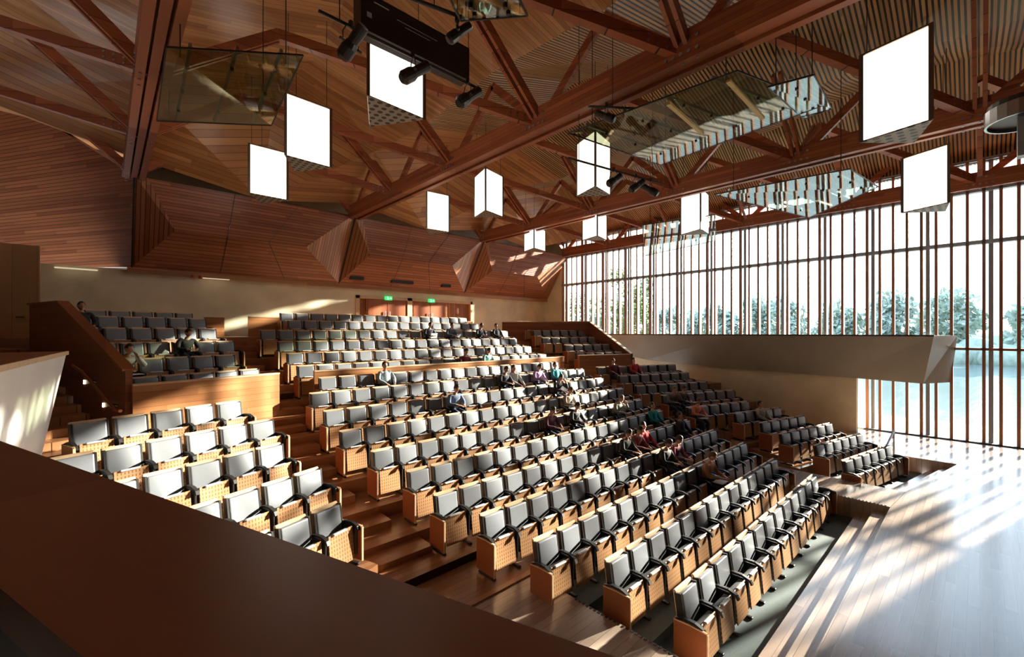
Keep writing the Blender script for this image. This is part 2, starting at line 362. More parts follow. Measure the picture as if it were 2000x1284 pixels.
tag(wallseg('seating_parapet', [(4.1, 19.6), (15.2, 19.6)], .08, [3.9, 3.9], [4.75, 4.75], para_w, ash), 'pale topped timber parapet behind the last centre row in front of the doors', 'parapet')
# pulpit end box by last left row
m = MB(); m.box(2.55, 18.35, 3.8, 3.1, 18.8, 4.68); tag(m.build('timber_box', para_w), 'small orange timber end box beside the last row of the upper left block', 'box')

# ------------------------------------------------------------------ walls
YB = 22.2
m = MB(); m.box(-7.2, YB, -.5, .73, YB+.2, 6.55); m.box(.73, YB, -.5, 9.6, YB+.2, 12.5); m.box(17.2, YB, -.5, 24.2, YB+.2, 12.5); m.box(9.6, YB, 6.05, 17.2, YB+.2, 12.5); struct(m.build('wall_rear', conc))
m = MB(); m.box(9.6, YB+.16, 3.5, 17.2, YB+.3, 6.1); struct(m.build('wall_rear_lobby', fin_w))
m = MB()
m.box(9.55, YB-.04, 3.9, 9.75, YB+.2, 6.1); m.box(17.05, YB-.04, 3.9, 17.2, YB+.2, 6.1); m.box(12.55, YB-.04, 3.9, 12.85, YB+.2, 6.1); m.box(9.55, YB-.04, 5.95, 17.2, YB+.2, 6.1)
struct(m.build('trim_9', ash))
for di, (x0, x1) in enumerate(((10.2, 12.45), (12.95, 15.2))):
    d = MB(); d.box(x0-.07, YB+.02, 3.95, x1+.07, YB+.14, 6.0); do = struct(d.build('door_%d' % (di+1), para_w))
    for k in range(2):
        a = x0+(x1-x0)/2*k
        q = MB(); q.box(a+.02, YB-.01, 4.0, a+(x1-x0)/2-.02, YB+.05, 5.9); lf = q.build('door_leaf', rdoor_w, do)
        q = MB(); hx = a+((x1-x0)/2-.12 if k == 0 else .12); q.tube([(hx, YB-.06, 4.7), (hx, YB-.06, 5.3)], .018); q.build('door_handle', steel, lf)
for k, (x, z) in enumerate(((11.35, 6.02), (14.1, 6.02))):
    e = thing('exit_sign', ('left' if k == 0 else 'right')+' green running-figure exit sign above the '+('left' if k == 0 else 'right')+' pair of red doors', 'exit sign', (x, YB-.1, z), 0, 'green exit signs')
    m = MB(); m.rbox((0, 0, 0), (.42, .05, .2), .01); m.build('sign_box', exitm, e)
    m = MB(); m.ball((-.06, -.03, .06), (.022, .006, .022), 1); m.beam((-.06, -.03, .04), (-.045, -.03, -.015), .02, .028, (0, 1, 0)); m.beam((-.05, -.03, -.01), (-.09, -.03, -.07), .012, .016, (0, 1, 0)); m.beam((-.045, -.03, -.01), (-.005, -.03, -.065), .012, .016, (0, 1, 0)); m.beam((-.06, -.03, .03), (-.015, -.03, .01), .01, .012, (0, 1, 0))
    m.beam((.05, -.03, 0), (.14, -.03, 0), .012, .02, (0, 1, 0)); m.poly([(.13, -.03, .03), (.175, -.03, 0), (.13, -.03, -.03)])
    m.build('sign_figure', exitw, e)
# side return between window and rear wall
m = MB(); m.box(24, 20.45, -.5, 24.3, 22.4, 12.5); m.box(22.8, 20.6, -.5, 24.1, 20.8, 4.0); struct(m.build('wall_right_return', conc))
m = MB(); m.box(-7.4, -12.2, -.6, -7.2, 31.2, 15.5); m.box(.75, 20.2, 9.7, .95, 22.4, 13); struct(m.build('wall_left', absorb))
m = MB(); m.box(-7.4, -12.3, -.6, 24.3, -12.1, 13); struct(m.build('wall_front', absorb))
# ochre door wall at far left, on the rear landing
m = MB(); m.box(-7.1, 19.35, 3.3, -1.45, 19.5, 6.75); struct(m.build('wall_landing', door_w))
d = MB(); d.box(-2.9, 19.30, 3.4, -1.62, 19.36, 5.95); do = struct(d.build('door_3', door_w))
q = MB(); q.tube([(-1.75, 19.28, 4.6), (-1.75, 19.22, 4.6), (-1.92, 19.22, 4.6)], .014); q.build('door_handle', dsteel, do)
# right concrete wall + balcony (slanted front)
m = MB()
for ya, yb, za, zb2 in ((3.5, 8, 2.26, 2.34), (8, 13, 2.34, 2.58), (13, 17, 2.58, 3.08), (17, 20.58, 3.94, 3.94)):
    m.hull8([(22.8, ya, -.5), (23.15, ya, -.5), (23.15, yb, -.5), (22.8, yb, -.5), (22.8, ya, za), (23.15, ya, za), (23.15, yb, zb2), (22.8, yb, zb2)])
struct(m.build('wall_right', conc))
m = MB()
T = [(21.8, 1.13), (21.75, 4), (21.95, 8), (22.4, 13), (22.78, 17)]
Bt = [(22.45, 1.45), (22.55, 4), (22.6, 8), (22.7, 13), (22.79, 17)]
zb_ = [2.22, 2.28, 2.36, 2.6, 3.1]
for i in range(4):
    a, b_, c, e = T[i], T[i+1], Bt[i+1], Bt[i]
    m.hull8([(e[0], e[1], zb_[i]), (23.9, e[1] if i else .76, zb_[i]), (23.9, c[1], zb_[i+1]), (c[0], c[1], zb_[i+1]), (a[0], a[1], 4.03), (23.9, a[1] if i else .59, 4.03), (23.9, b_[1], 4.03), (b_[0], b_[1], 4.03)])
bal = tag(m.build('side_balcony', conc2), 'long grey concrete balcony with slanted front along the right glass wall', 'balcony')
m = MB(); m.box(22.7, 17, 3.96, 23.95, 20.38, 4.05)
for i in range(4):
    a, b_ = T[i], T[i+1]; m.hull8([(a[0]-.01, a[1]-.01, 4.0), (a[0]+.1, a[1]-.01, 4.0), (b_[0]+.1, b_[1], 4.0), (b_[0]-.01, b_[1], 4.0), (a[0]-.01, a[1]-.01, 4.06), (a[0]+.1, a[1]-.01, 4.06), (b_[0]+.1, b_[1], 4.06), (b_[0]-.01, b_[1], 4.06)])
c = m.build('cap', dsteel, bal); c['label'] = 'dark metal capping'
# white concrete balcony end at left
z1 = 3.79
m = MB(); m.hull8([(-2.6, 5.6, 2.1), (-1.0, 5.6, 2.1), (-.74, 9.75, 2.1), (-2.6, 9.6, 2.1), (-2.6, 5.6, z1), (-.75, 5.6, z1), (-.46, 10.0, z1), (-2.6, 9.8, z1)])
m.hull8([(-2.4, 5.8, -.5), (-1.25, 5.8, -.5), (-1.1, 9.3, -.5), (-2.4, 9.3, -.5), (-2.4, 5.8, 2.1), (-1.05, 5.8, 2.1), (-.9, 9.4, 2.1), (-2.4, 9.4, 2.1)])
b2 = tag(m.build('side_balcony', concw), 'white concrete balcony end with slanted edge, left of the lower left seats', 'balcony')
m = MB(); m.hull8([(-2.7, 5.5, z1), (-.73, 5.5, z1), (-.44, 10.03, z1), (-2.7, 9.85, z1), (-2.7, 5.5, z1+.05), (-.73, 5.5, z1+.05), (-.44, 10.03, z1+.05), (-2.7, 9.85, z1+.05)])
c = m.build('cap', rail_w, b2); c['label'] = 'brown timber balcony top'
m = MB(); m.beam((-.735, 5.5, z1+.025), (-.445, 10.03, z1+.025), .03, .06); c = m.build('edge_strip', ash, b2); c['label'] = 'pale timber edge strip'
# foreground parapet with broad timber ledge
rail = thing('balcony_ledge', 'broad dark brown timber ledge crossing the foreground from left to bottom centre', 'ledge', (0, 0, 3.7))
nv = Vector((.945, .326)); zr = 3.70; h = ZC-zr
do_, di_ = .468*h/.35, .198*h/.35
rail.rotation_euler = (0, 0, A19)
def rl(t, s_): return (s_, t)         # local: x = across, y = along
m = MB(); m.box(di_, -1.2, -.07, do_, 6.5, 0); c = m.build('ledge_top', rail_w, rail)
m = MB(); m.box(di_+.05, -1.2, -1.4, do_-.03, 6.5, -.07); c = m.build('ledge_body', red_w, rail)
m = MB(); m.box(di_+.0, -1.2, -.16, di_+.05, 6.5, -.07); c = m.build('lower_lip', black, rail)
m = MB(); q = [Vector((-4.0, -2)), Vector((.4, -2.0)), Vector((-1.6, 5.6)), Vector((-4.0, 5.6))]; m.prism([(v.x, v.y) for v in q], 2.45, 2.6); struct(m.build('floor', floor_w))

# ------------------------------------------------------------------ window wall
wroot = bpy.data.objects.new('window_1', None); COL.objects.link(wroot); struct(wroot)
y0w, y1w = -3.0, 20.4
ys = [-.95+.425*k for k in range(-26, 51)]; ys = [y for y in ys if y0w < y < y1w]
cols = [-.28+1.7*k for k in range(-7, 13)]; cols = [y for y in cols if y0w < y < y1w]
mull = None
for y in ys:
    if any(abs(y-c) < .14 for c in cols): continue
    if mull is None:
        m = MB(); m.box(-.14, -.045, -.05, .10, .045, 10.6); mm0 = m.mesh('mullion', mull_w)
        mull = True
    o = link('mullion', mm0, wroot); o.location = (XW-.02, y, 0)
m = MB(); m.box(-.12, -.06, -.05, .16, .06, 10.6); cm = m.mesh('post', colst)
for y in cols: o = link('post', cm, wroot); o.location = (XW+.14, y, 0)
for z, h_, mt_ in ((0.02, .06, colst), (3.52, .09, mull_w), (7.52, .14, colst), (9.47, .14, colst), (10.6, .1, colst)):
    m = MB(); m.box(XW-.16, y0w, z-h_/2, XW+.10, y1w, z+h_/2); m.build('transom', mt_, wroot)
m = MB(); m.box(XW+.02, y0w, 0, XW+.03, y1w, 10.6); m.build('glass_panes', glz, wroot)
# column strip of concrete above window and fill to the roof
m = MB(); m.box(23.95, -12, 10.55, 24.3, 20.5, 12.6); m.box(23.95, -12.1, -.5, 24.3, -3.0, 10.6); struct(m.build('wall_right_upper', slat_w))  # second box: unseen solid wall past the glass, added to mask sun and sky
m = MB(); m.box(23.8, -12, -.02, 24.0, 3.4, .04); struct(m.build('baseboard_right', dsteel))

# ------------------------------------------------------------------ ceiling (folded boards)
def zc(x, y, i, j):
    return 0
Ys = [20.0, 17.9, 14, 10, 6, 2, -2, -6, -12.2]
Xs = []
for a, b_ in zip(XR, XR[1:]): Xs += [a, (a+b_)/2]
Xs.append(24.2)
def cz(i, j):
    y = Ys[j]
    if i == 0: return 11.0
    if i == len(Xs)-1: return 10.75
    if j == 0: return (11.15 if i == 1 else 9.55) if i % 2 else 10.2
    if i % 2: return 13.2 if j % 2 else 12.5
    return 12.0 if j % 2 else 11.7
m = MB()
V = {}
for i, x in enumerate(Xs):
    for j, y in enumerate(Ys): V[i, j] = Vector((x, y, cz(i, j)))
for i in range(len(Xs)-1):
    for j in range(len(Ys)-1):
        a, b_, c, e = V[i, j], V[i+1, j], V[i+1, j+1], V[i, j+1]
        slat = (i >= 4 and j >= 2) or j >= 5 or (i >= 6 and j >= 1)
        m.mi = 1 if slat else 0
        if (i+j) % 2: m.poly([a, b_, c]); m.poly([a, c, e])
        else: m.poly([a, b_, e]); m.poly([b_, c, e])
m.mi = 0; m.poly([(-7.3, 20, 11), (-3.2, 20, cz(1, 0)), (-3.2, 31.2, 14), (-7.3, 31.2, 13.8)]); m.poly([(-3.2, 20, cz(1, 0)), (.75, 20, 10.2), (.75, 31.2, 13.5), (-3.2, 31.2, 14)])
_c = struct(m.build('ceiling', [ceil_w, slat_w]))
from mathutils.bvhtree import BVHTree
_bv = BVHTree.FromPolygons([v.co for v in _c.data.vertices], [tuple(p.vertices) for p in _c.data.polygons])
def ceil_z(x, y):
    h = _bv.ray_cast(Vector((x, y, 8.2)), Vector((0, 0, 1)))
    return h[0].z if h[0] else 12.0
m = MB(); m.box(-7.6, -12.4, 13.6, 24.4, 22.6, 13.8); m.box(.6, 20.0, 12.3, 24.4, 22.6, 12.5); m.box(-7.6, 22.6, 14.2, 1.2, 31.4, 14.4); m.box(-7.6, 31.1, 5, 1.2, 31.3, 15.6); struct(m.build('ceiling_slab', black))
# bulkhead over the rear wall
m = MB()
YT, YM, YL, ZT, ZM, ZL = 19.95, 20.2, 21.9, 9.6, 7.9, 6.62
for a, b_ in zip(XR[1:], XR[2:]):
    la, lb = (a+1.15, b_-2.1)
    if a > 8: la = a+.85
    if a > 16: lb = b_-2.9
    tl, tr, bl, br = Vector((a+.35, YT, ZT)), Vector((b_-.1, YT, ZT)), Vector((a, YL, ZL)), Vector((b_, YL, ZL))
    ml, mr = Vector((la, YM, ZM)), Vector((lb, YM, ZM))
    ta, tb = Vector((a, YT, ZT)), Vector((b_, YT, ZT))
    m.mi = 0
    m.poly([tl, tr, mr, ml]); m.poly([ml, mr, br, bl])
    m.mi = 1
    m.poly([ta, tl, ml, bl]); m.poly([tr, tb, br, mr])
    # seams between the board panels
    m.mi = 2
    for k in (.36, .68):
        m.beam(tl.lerp(tr, k)-Vector((0, .005, 0)), ml.lerp(mr, k)-Vector((0, .005, 0)), .02, .01); m.beam(ml.lerp(mr, k)-Vector((0, .005, 0)), bl.lerp(br, k)-Vector((0, .005, 0)), .02, .01)
    m.beam(ta-Vector((0, .01, 0)), bl-Vector((0, .01, 0)), .05, .05)
m.mi = 0; m.hull8([(.73, 21.9, 6.62), (.73, 22.1, 6.62), (-4.9, 31.1, 7.0), (-5.1, 30.9, 7.0), (.73, 20.0, 9.6), (.93, 20.1, 9.6), (-4.9, 26.2, 14.7), (-5.1, 26.1, 14.7)])
m.mi = 3; m.box(.6, 21.88, 6.42, 24.0, 22.2, 6.62)
m.mi = 2
m.box(.73, YT-.02, ZT-.02, 24, 20.6, ZT+.0)
bk = struct(m.build('wall_rear_bulkhead', [bulk_w, fin_w, black, para_w]))
for x0, x1 in ((8.95, 9.65), (11.2, 12.5), (14.4, 15.0)):
    y = 21.55; z = 6.98
    q = MB(); q.box(x0, y-.14, z-.16, x1, y+.2, z+.2); o = q.build('vent', black, bk); 
q = MB()
for x in (2.6, 2.85): q.tube([(x, 21.8, 6.46), (x, 21.78, 6.36)], .07, 12)
tag(q.build('ceiling_sensor', plain('red plastic', (.5, .05, .03), .4)), 'pair of small red sensors under the bulkhead edge at left', 'sensor')
# small light slots under the bulkhead
for x0, x1 in ((-1.3, -.2), (2.9, 3.9)):
    q = MB(); q.box(x0, 21.95, 6.40, x1, 22.1, 6.44); q.build('light_slot', emis('slot glow', (1, .85, .6), .5), bk)

# ------------------------------------------------------------------ trusses
NY = [20, 16, 12, 8, 4, 0, -4, -8, -12]
tn = ['far left', 'near left, running steeply overhead', 'middle', 'right middle', 'window-side']
TL = ['reddish timber roof truss in the dark far left bay', 'deep timber roof truss rising steeply at left above the dark bulkhead', 'long diagonal timber roof truss crossing the middle of the ceiling', 'timber roof truss between the middle one and the glass wall', 'timber roof truss along the head of the glass wall']
diag_m = {}
for ti, x in enumerate(XR):
    tr = thing('roof_truss', TL[ti], 'roof truss', (x if ti < 4 else 23.75, 0, 9.45), 0, 'timber roof trusses')
    x = tr.location.x
    w = [.10, .10, .10]
    for k, dx in enumerate((-.21, 0, .21)):
        m = MB(); hh = .60 if k != 1 else .48
        m.box(dx-.08, -12, .012 if k != 1 else .06, dx+.08, 20.05, hh); m.build('chord', truss_w, tr)
    # bolts on both faces at every node
    m = MB()
    for y in NY:
        for side in (-1, 1):
            for a in range(-2, 3):
                for b_ in (.12, .36):
                    yy = y+a*.16; c = Vector((side*.29, yy, b_+.03)); m.tube([c, c+Vector((side*.02, 0, 0))], .038, 8)
        for a in (-.3, 0, .3):
            for dx in (-.21, .21): m.tube([(dx, y+a, -.0), (dx, y+a, -.012)], .028, 8)
    bo = m.build('bolt_heads', steel, tr); bo['label'] = 'steel bolt heads'
    if ti == 4:
        # braces fanning at rear node
        for y in (20, 16, 12, 8, 4, 0):
            m = MB(); m.beam((0, y, .3), (-2.2, y, 2.2), .14, .22); m.build('strut', trusx_w, tr)
    else:
        for y in NY:
            if y < -8: continue
            for sg, L in ((-1, 2.2), (1, 2.45)):
                for off in (-.09, .09):
                    m = MB(); m.beam((sg*.1, y+off, .3), (sg*L, y+off, 2.15), .08, .24); m.build('strut', trusx_w, tr)
            nx = XR[ti+1]-x
            if ti == 3: nx = 23.75-x
            if y > -12:
                m = MB(); a = Vector((2.45, y, 2.15)); b_ = Vector((nx, y-4, .25)); m.beam(a, b_, .20, .24)
                db = m.build('brace', trusx_w, tr)
                # bolts along brace ends
                m = MB(); d = (b_-a).normalized(); sd_ = d.cross(Vector((0, 0, 1))).normalized()
                for t_ in (.25, .45, .65):
                    for s_ in (-.06, .06):
                        for f in (-1, 1):
                            c = b_-d*(t_+.25)+Vector((0, 0, s_))+sd_*.10*f; m.tube([c, c+sd_*.014*f], .026, 6)
                m.build('bolt_head', steel, db)
        if ti == 1:
            # posts of bracing in truss plane rising at the near side
            pass
    # in-plane diagonals
    m = None
    for y in NY[:-1]:
        m = MB(); m.beam((0, y, .3), (0, y-2, 2.1), .12, .22); m.build('web', truss_w, tr)
        m = MB(); m.beam((0, y-4, .3), (0, y-2, 2.1), .12, .22); m.build('web', truss_w, tr)

# ------------------------------------------------------------------ lamp prisms
def lamp(p, q, side_away, h, label):
    """p, q: two bottom corners of the main lit face; third corner on side_away side"""
    p = Vector(p); q = Vector(q); e = (q-p); s = e.length; mid = (p+q)/2
    n = Vector((-e.y, e.x, 0)).normalized()*side_away*s*.866
    r = mid+n; z = p.z
    c = (p+q+r)/3; c.z = z
    t = thing('prism_lamp', label, 'pendant lamp', c, 0, 'triangular lantern lamps')
    P = [v-c for v in (p, q, r)]
    for v in P: v.z = 0
    if (P[1]-P[0]).cross(P[2]-P[0]).z < 0: P = [P[0], P[2], P[1]]
    m = MB()
    for i in range(3):
        v = P[i]; a = (P[(i+1) % 3]-v).normalized(); b_ = (P[(i+2) % 3]-v).normalized()
        w = .07
        m.prism([(v.x, v.y), (v.x+a.x*w, v.y+a.y*w), (v.x+(a+b_).x*w*.8, v.y+(a+b_).y*w*.8), (v.x+b_.x*w, v.y+b_.y*w)], 0, h)
    m.prism([(v.x, v.y) for v in P], h, h+.03)
    m.build('frame', brzmet, t)
    for i in range(3):
        a, b_ = P[i]*.955, P[(i+1) % 3]*.955; d = (b_-a).normalized()
        a = a+d*.05; b_ = b_-d*.05
        m = MB(); m.beam(a+Vector((0, 0, h/2)), b_+Vector((0, 0, h/2)), .02, h-.03); m.build('lit_panel', lampm, t)
    m = MB(); m.prism([(v.x*.97, v.y*.97) for v in P], -.015, .01); m.build('perforated_base', lperf, t)
    for v in P: m = MB(); m.tube([(v.x*.8, v.y*.8, h), (v.x*.8, v.y*.8, ceil_z(c.x+v.x*.8, c.y+v.y*.8)-z)], .008, 5); m.build('hanging_rod', dsteel, t)
H = 1.6
lamp(at(716, 184, 8.15), at(832, 233, 9.11), 1, 1.55, 'large bright prism lamp behind the black screen housing')
lamp(at(555, 302, 11.2), at(649, 328, 12.09), 1, H, 'tilted-looking prism lamp right of the upper left glass reflector')
lamp(at(484, 376, 14.2), at(564, 391, 15.03), 1, H, 'prism lamp partly hidden below and left of its brighter neighbour')
lamp(at(832, 446, 18.7), at(879, 453, 19.4), 1, H, 'small single-faced prism lamp in front of the rear bulkhead')
def lampc(x, y, d, yaw, label, h=H, s=1.2):
    p = at(x, y, d); z = p.z
    a1 = R(yaw-30); a2 = R(yaw+30)
    lamp(p, p+Vector((math.cos(a1), math.sin(a1), 0))*s, 1, h, label)
lampc(948, 410, 16.6, 43, 'two-faced prism lamp just right of the middle truss', 1.6)
lampc(1163, 363, 13.0, 40, 'two-faced prism lamp beside the spotlights at centre right', 1.65, 1.1)
lampc(1167, 460, 19.9, 44, 'small two-faced prism lamp hanging before the rear end of the glass wall', 1.15)
lampc(1043, 484, 22.7, 42, 'smallest prism lamp, farthest back near the bulkhead corner', 1.1)
lampc(1369, 447, 17.2, 38, 'two-faced prism lamp under the lower glass reflector', 1.6, 1.15)
lamp(at(1677, 278, 8.2), at(1824, 213, 7.29), 1, 1.6, 'largest prism lamp, upper right, with a dotted grey underside')
lamp(at(1759, 416, 13.1), at(1856, 395, 12.0), 1, 1.6, 'second-largest prism lamp, hanging below the largest against the glass')

# ------------------------------------------------------------------ glass reflectors
def reflector(pts, label, rods, nribs=3):
    c = sum((Vector(p) for p in pts), Vector())/len(pts)
    t = thing('glass_reflector', label, 'glass reflector', c, 0, 'hanging glass acoustic reflectors')
    P = [Vector(p)-c for p in pts]
    nrm = (P[1]-P[0]).cross(P[2]-P[0]).normalized()
    if nrm.z < 0: nrm = -nrm
    m = MB(); m.hull8([v-nrm*.008 for v in P]+[v+nrm*.008 for v in P]); m.build('glass_sheet', refg, t)
    m = MB()
    for i in range(4): m.beam(P[i], P[(i+1) % 4], .02, .03)
    m.build('edge_frame', dsteel, t)
    for k in range(nribs):
        f = (k+.5)/nribs
        a = P[0].lerp(P[1], f)+nrm*.06; b_ = P[3].lerp(P[2], f)+nrm*.06
        m = MB(); m.beam(a, b_, .05, .06); m.build('rib', steel, t)
    m = MB()
    for k in range(nribs):
        for g in (.2, .5, .8):
            f = (k+.5)/nribs; v = P[0].lerp(P[1], f).lerp(P[3].lerp(P[2], f), g); m.tube([v-nrm*.03, v+nrm*.08], .03, 8)
    m.build('clamp', dsteel, t)
    for k in range(rods):
        m = MB(); v = P[k % 4]*.8; m.tube([v, (v.x, v.y, ceil_z(c.x+v.x, c.y+v.y)-c.z)], .01, 5); m.build('hanging_rod', dsteel, t)
reflector([at(325, 92, 7.2), at(592, 108, 7.9), at(530, 245, 10.3), at(306, 236, 10.0)], 'upper left hanging glass reflector between the steep truss and the lamps', 4, 3)
reflector([at(1110, 260, 10.3), at(1440, 138, 8.0), at(1610, 205, 9.4), at(1290, 322, 12.6)], 'large glass reflector with yellow struts at upper right', 4, 4)
reflector([at(1500, 170, 8.4), at(1590, 146, 8.0), at(1625, 212, 9.6), at(1570, 232, 10.1)], 'short glass reflector tilted at the right end of the large one', 2, 1)
reflector([at(1395, 380, 13.6), at(1660, 330, 11.6), at(1715, 365, 13.0), at(1580, 425, 16.0)], 'lower right glass reflector hanging against the window', 4, 4)
reflector([at(1255, 440, 19.5), at(1395, 420, 17.5), at(1400, 470, 21.5), at(1260, 500, 26.0)], 'small far glass reflector in front of the rear part of the window', 4, 2)
reflector([at(870, -20, 5.0), at(1010, -10, 5.1), at(1030, 30, 5.5), at(900, 40, 5.6)], 'clear glass reflector cut by the top edge of the frame', 4, 2)
yel = plain('yellow timber strut', (0.62, 0.44, 0.13), .5, 0, .1)
for k, (a, b_) in enumerate((((1422, 150, 8.3), (1490, 225, 9.9)), ((1305, 195, 8.9), (1372, 255, 10.6)))):
    m = MB(); m.beam(at(*a)+Vector((0, 0, -.07)), at(*b_)+Vector((0, 0, -.07)), .08, .06); tag(m.build('reflector_strut', yel), ('right' if k == 0 else 'left')+' yellow strut fixed across the large glass reflector', 'strut')

# ------------------------------------------------------------------ screen housing, pipes, spotlights
sc = thing('screen_housing', 'black box-shaped screen housing hanging in front of the large lamp', 'screen housing', (4.05, 6.85, 9.0))
m = MB(); m.box(-1.08, -.14, 0, 1.08, .14, .62); m.build('housing_box', screen_m, sc)
for bx in ((-.98, .22, -.9, .30), (-.86, .50, -.60, .515), (-.45, .42, .35, .426), (-.3, .36, .2, .364)):
    m = MB(); m.box(bx[0], -.15, bx[1], bx[2], -.14, bx[3]); o = m.build('white_mark', whitemk, sc); o['label'] = 'small white marking'
for x in (-.9, .9): m = MB(); m.tube([(x, 0, .62), (x, 0, ceil_z(4.05+x, 6.85)-9.0)], .01, 5); m.build('hanging_rod', dsteel, sc)
def pipe(a, b_, label, drops):
    a = Vector(a); b_ = Vector(b_)
    t = thing('lighting_pipe', label, 'lighting pipe', a)
    m = MB(); m.tube([(0, 0, 0), b_-a], .026, 8); m.build('pipe', dsteel, t)
    for f in drops: m = MB(); p = (b_-a)*f; m.tube([p, (p.x, p.y, ceil_z(a.x+p.x, a.y+p.y)-a.z)], .008, 5); m.build('drop_rod', dsteel, t)
pipe((2.25, 6.5, 8.78), (5.25, 6.5, 8.78), 'black lighting pipe with three spotlights in front of the screen housing', (.1, .9))
pa, pb = at(1110, 295, 10.5), at(1290, 365, 12.3); pb.z = pa.z = 8.35
pipe(pa, pb, 'black lighting pipe with spotlights at centre right', (.1, .9))
pipe(at(785, -10, 5.3), at(905, 35, 5.9), 'black lighting pipe at the top edge of the frame', (.5,))
pipe(at(1150, 208, 9.0), at(1240, 212, 9.6), 'short lighting pipe above the large glass reflector', (.5,))
def spot(p, yaw, tilt, label, s=1.0):
    t = thing('spotlight', label, 'spotlight', p, yaw, 'theatre spotlights')
    rot = Matrix.Rotation(tilt, 4, 'X')
    ax = lambda v: rot @ Vector(v)
    m = MB(); m.tube([ax((0, .18*s, 0)), ax((0, .14*s, 0)), ax((0, .02*s, 0)), ax((0, -.04*s, 0)), ax((0, -.24*s, 0))], [.055*s, .085*s, .085*s, .062*s, .068*s], 14); m.build('lamp_body', dsteel, t)
    m = MB(); m.tube([ax((0, -.241*s, 0)), ax((0, -.25*s, 0))], .058*s, 14); m.build('lens', steel, t)
    m = MB(); m.tube([(-.11*s, 0, 0), (-.11*s, 0, .1*s), (-.06*s, 0, .19*s), (.06*s, 0, .19*s), (.11*s, 0, .1*s), (.11*s, 0, 0)], .009, 6); m.build('yoke', dsteel, t)
    m = MB(); m.rbox((0, 0, .235*s), (.05, .06, .1), .01); m.build('clamp', dsteel, t)
    m = MB()
    for a_ in (-1, 1): m.tube([(.1*a_*s, 0, 0), (.15*a_*s, 0, 0)], .022, 8)
    m.build('knob', dsteel, t)
spot((2.72, 6.5, 8.50), R(20), R(-38), 'spotlight at the left end of the pipe beside the large lamp', 1.35)
spot((3.78, 6.5, 8.50), R(75), R(-38), 'spotlight silhouetted against the large bright lamp', 1.35)
spot((4.92, 6.5, 8.50), R(80), R(-40), 'spotlight at the right end of the pipe below the screen housing', 1.35)
dp = (pb-pa)
for k, (f, yw, lb) in enumerate(((.45, 80, 'spotlight hanging before the two-faced lamp at centre right'), (.70, 70, 'spotlight right of the centre right lamp, pointing down right'), (.88, 200, 'spotlight at the far end of the centre right pipe'))):
    q = pa+dp*f; spot((q.x, q.y, q.z-.27), R(yw), R(-35), lb, 1.25)
q = at(893, 30, 5.85); spot((q.x, q.y, q.z-.25), R(60), R(-40), 'dark spotlight at the top edge beside the clear glass reflector', .9)
q = at(1185, 210, 9.25); spot((q.x, q.y, q.z-.2), R(200), R(-30), 'spotlight above the left end of the large glass reflector', 1.1)
# grey drum loudspeaker cut by right edge
c = at(2010, 235, 6.5)
t = thing('ceiling_loudspeaker', 'grey curved loudspeaker shell cut by the right edge of the frame', 'loudspeaker', c)
m = MB(); n = 24; 
ro, ri = .46, .43
for k in range(n):
    a0, a1 = 2*math.pi*k/n, 2*math.pi*(k+1)/n
    m.hull8([(ro*math.cos(a0), ro*math.sin(a0), 0), (ro*math.cos(a1), ro*math.sin(a1), 0), (ri*math.cos(a1), ri*math.sin(a1), 0), (ri*math.cos(a0), ri*math.sin(a0), 0), (ro*math.cos(a0), ro*math.sin(a0), .22), (ro*math.cos(a1), ro*math.sin(a1), .22), (ri*math.cos(a1), ri*math.sin(a1), .22), (ri*math.cos(a0), ri*math.sin(a0), .22)])
m.build('shell_ring', steel, t)
m = MB(); m.tube([(0, 0, .05), (0, 0, .3)], .43, 24); m.build('speaker_cone', dsteel, t)
m = MB(); m.box(-.2, -.12, -.55, .0, .12, .02); m.build('speaker_box', colst, t)
m = MB(); m.tube([(0, 0, .3), (0, 0, ceil_z(c.x, c.y)-c.z)], .02, 6); m.build('hanging_rod', dsteel, t)

# ------------------------------------------------------------------ handrails and step lights
def handrail(pts, label, r=.028, mat=None, feet=None):
    t = thing('handrail', label, 'handrail', pts[0])
    o = Vector(pts[0]); m = MB(); m.tube([Vector(p)-o for p in pts], r, 8); m.build('rail', mat or rail_w, t)
    if feet:
        for p in feet:
            m = MB(); m.tube([Vector(p[0])-o, Vector(p[1])-o], .018, 8); m.build('bracket', dsteel, t)
a = Vector((.36, 12.02)); b_ = Vector((-.78, 15.6)); off = Vector((-.16, -.05))
def wl(f, z): p = a.lerp(b_, f)+off; return (p.x, p.y, z)
handrail([wl(-.02, 2.55), wl(.04, 2.55), wl(.5, 3.25), wl(.66, 3.38)], 'dark round handrail fixed to the dark side wall by the left stairs', .035, rail_w, [(wl(.1, 2.66), (wl(.1, 2.66)[0]+.12, wl(.1, 2.66)[1]+.04, 2.6)), (wl(.4, 3.1), (wl(.4, 3.1)[0]+.12, wl(.4, 3.1)[1]+.04, 3.04))])
p0, p1, p2 = at(1205, 662, 25.6), at(1262, 701, 23.4), at(1274, 702, 23.1)
for p in (p0, p1, p2): p.x = 22.66
handrail([p0+Vector((0, .35, 0)), p0, p1, p2], 'brown sloping handrail on the concrete wall at right', .035, rail_w, [(p0, p0+Vector((.14, 0, -.03))), (p1, p1+Vector((.14, 0, -.03)))])
hp = at(1746, 893, 14.51); hq = at(1734, 900, 14.2)
handrail([(hq.x-.5, hq.y+.1, .35), (hq.x-.25, hq.y, .5), (hp.x, hp.y, .88), (hp.x, hp.y, 0.0)], 'grey metal handrail at the stage edge beside the right pit seats', .03, steel)
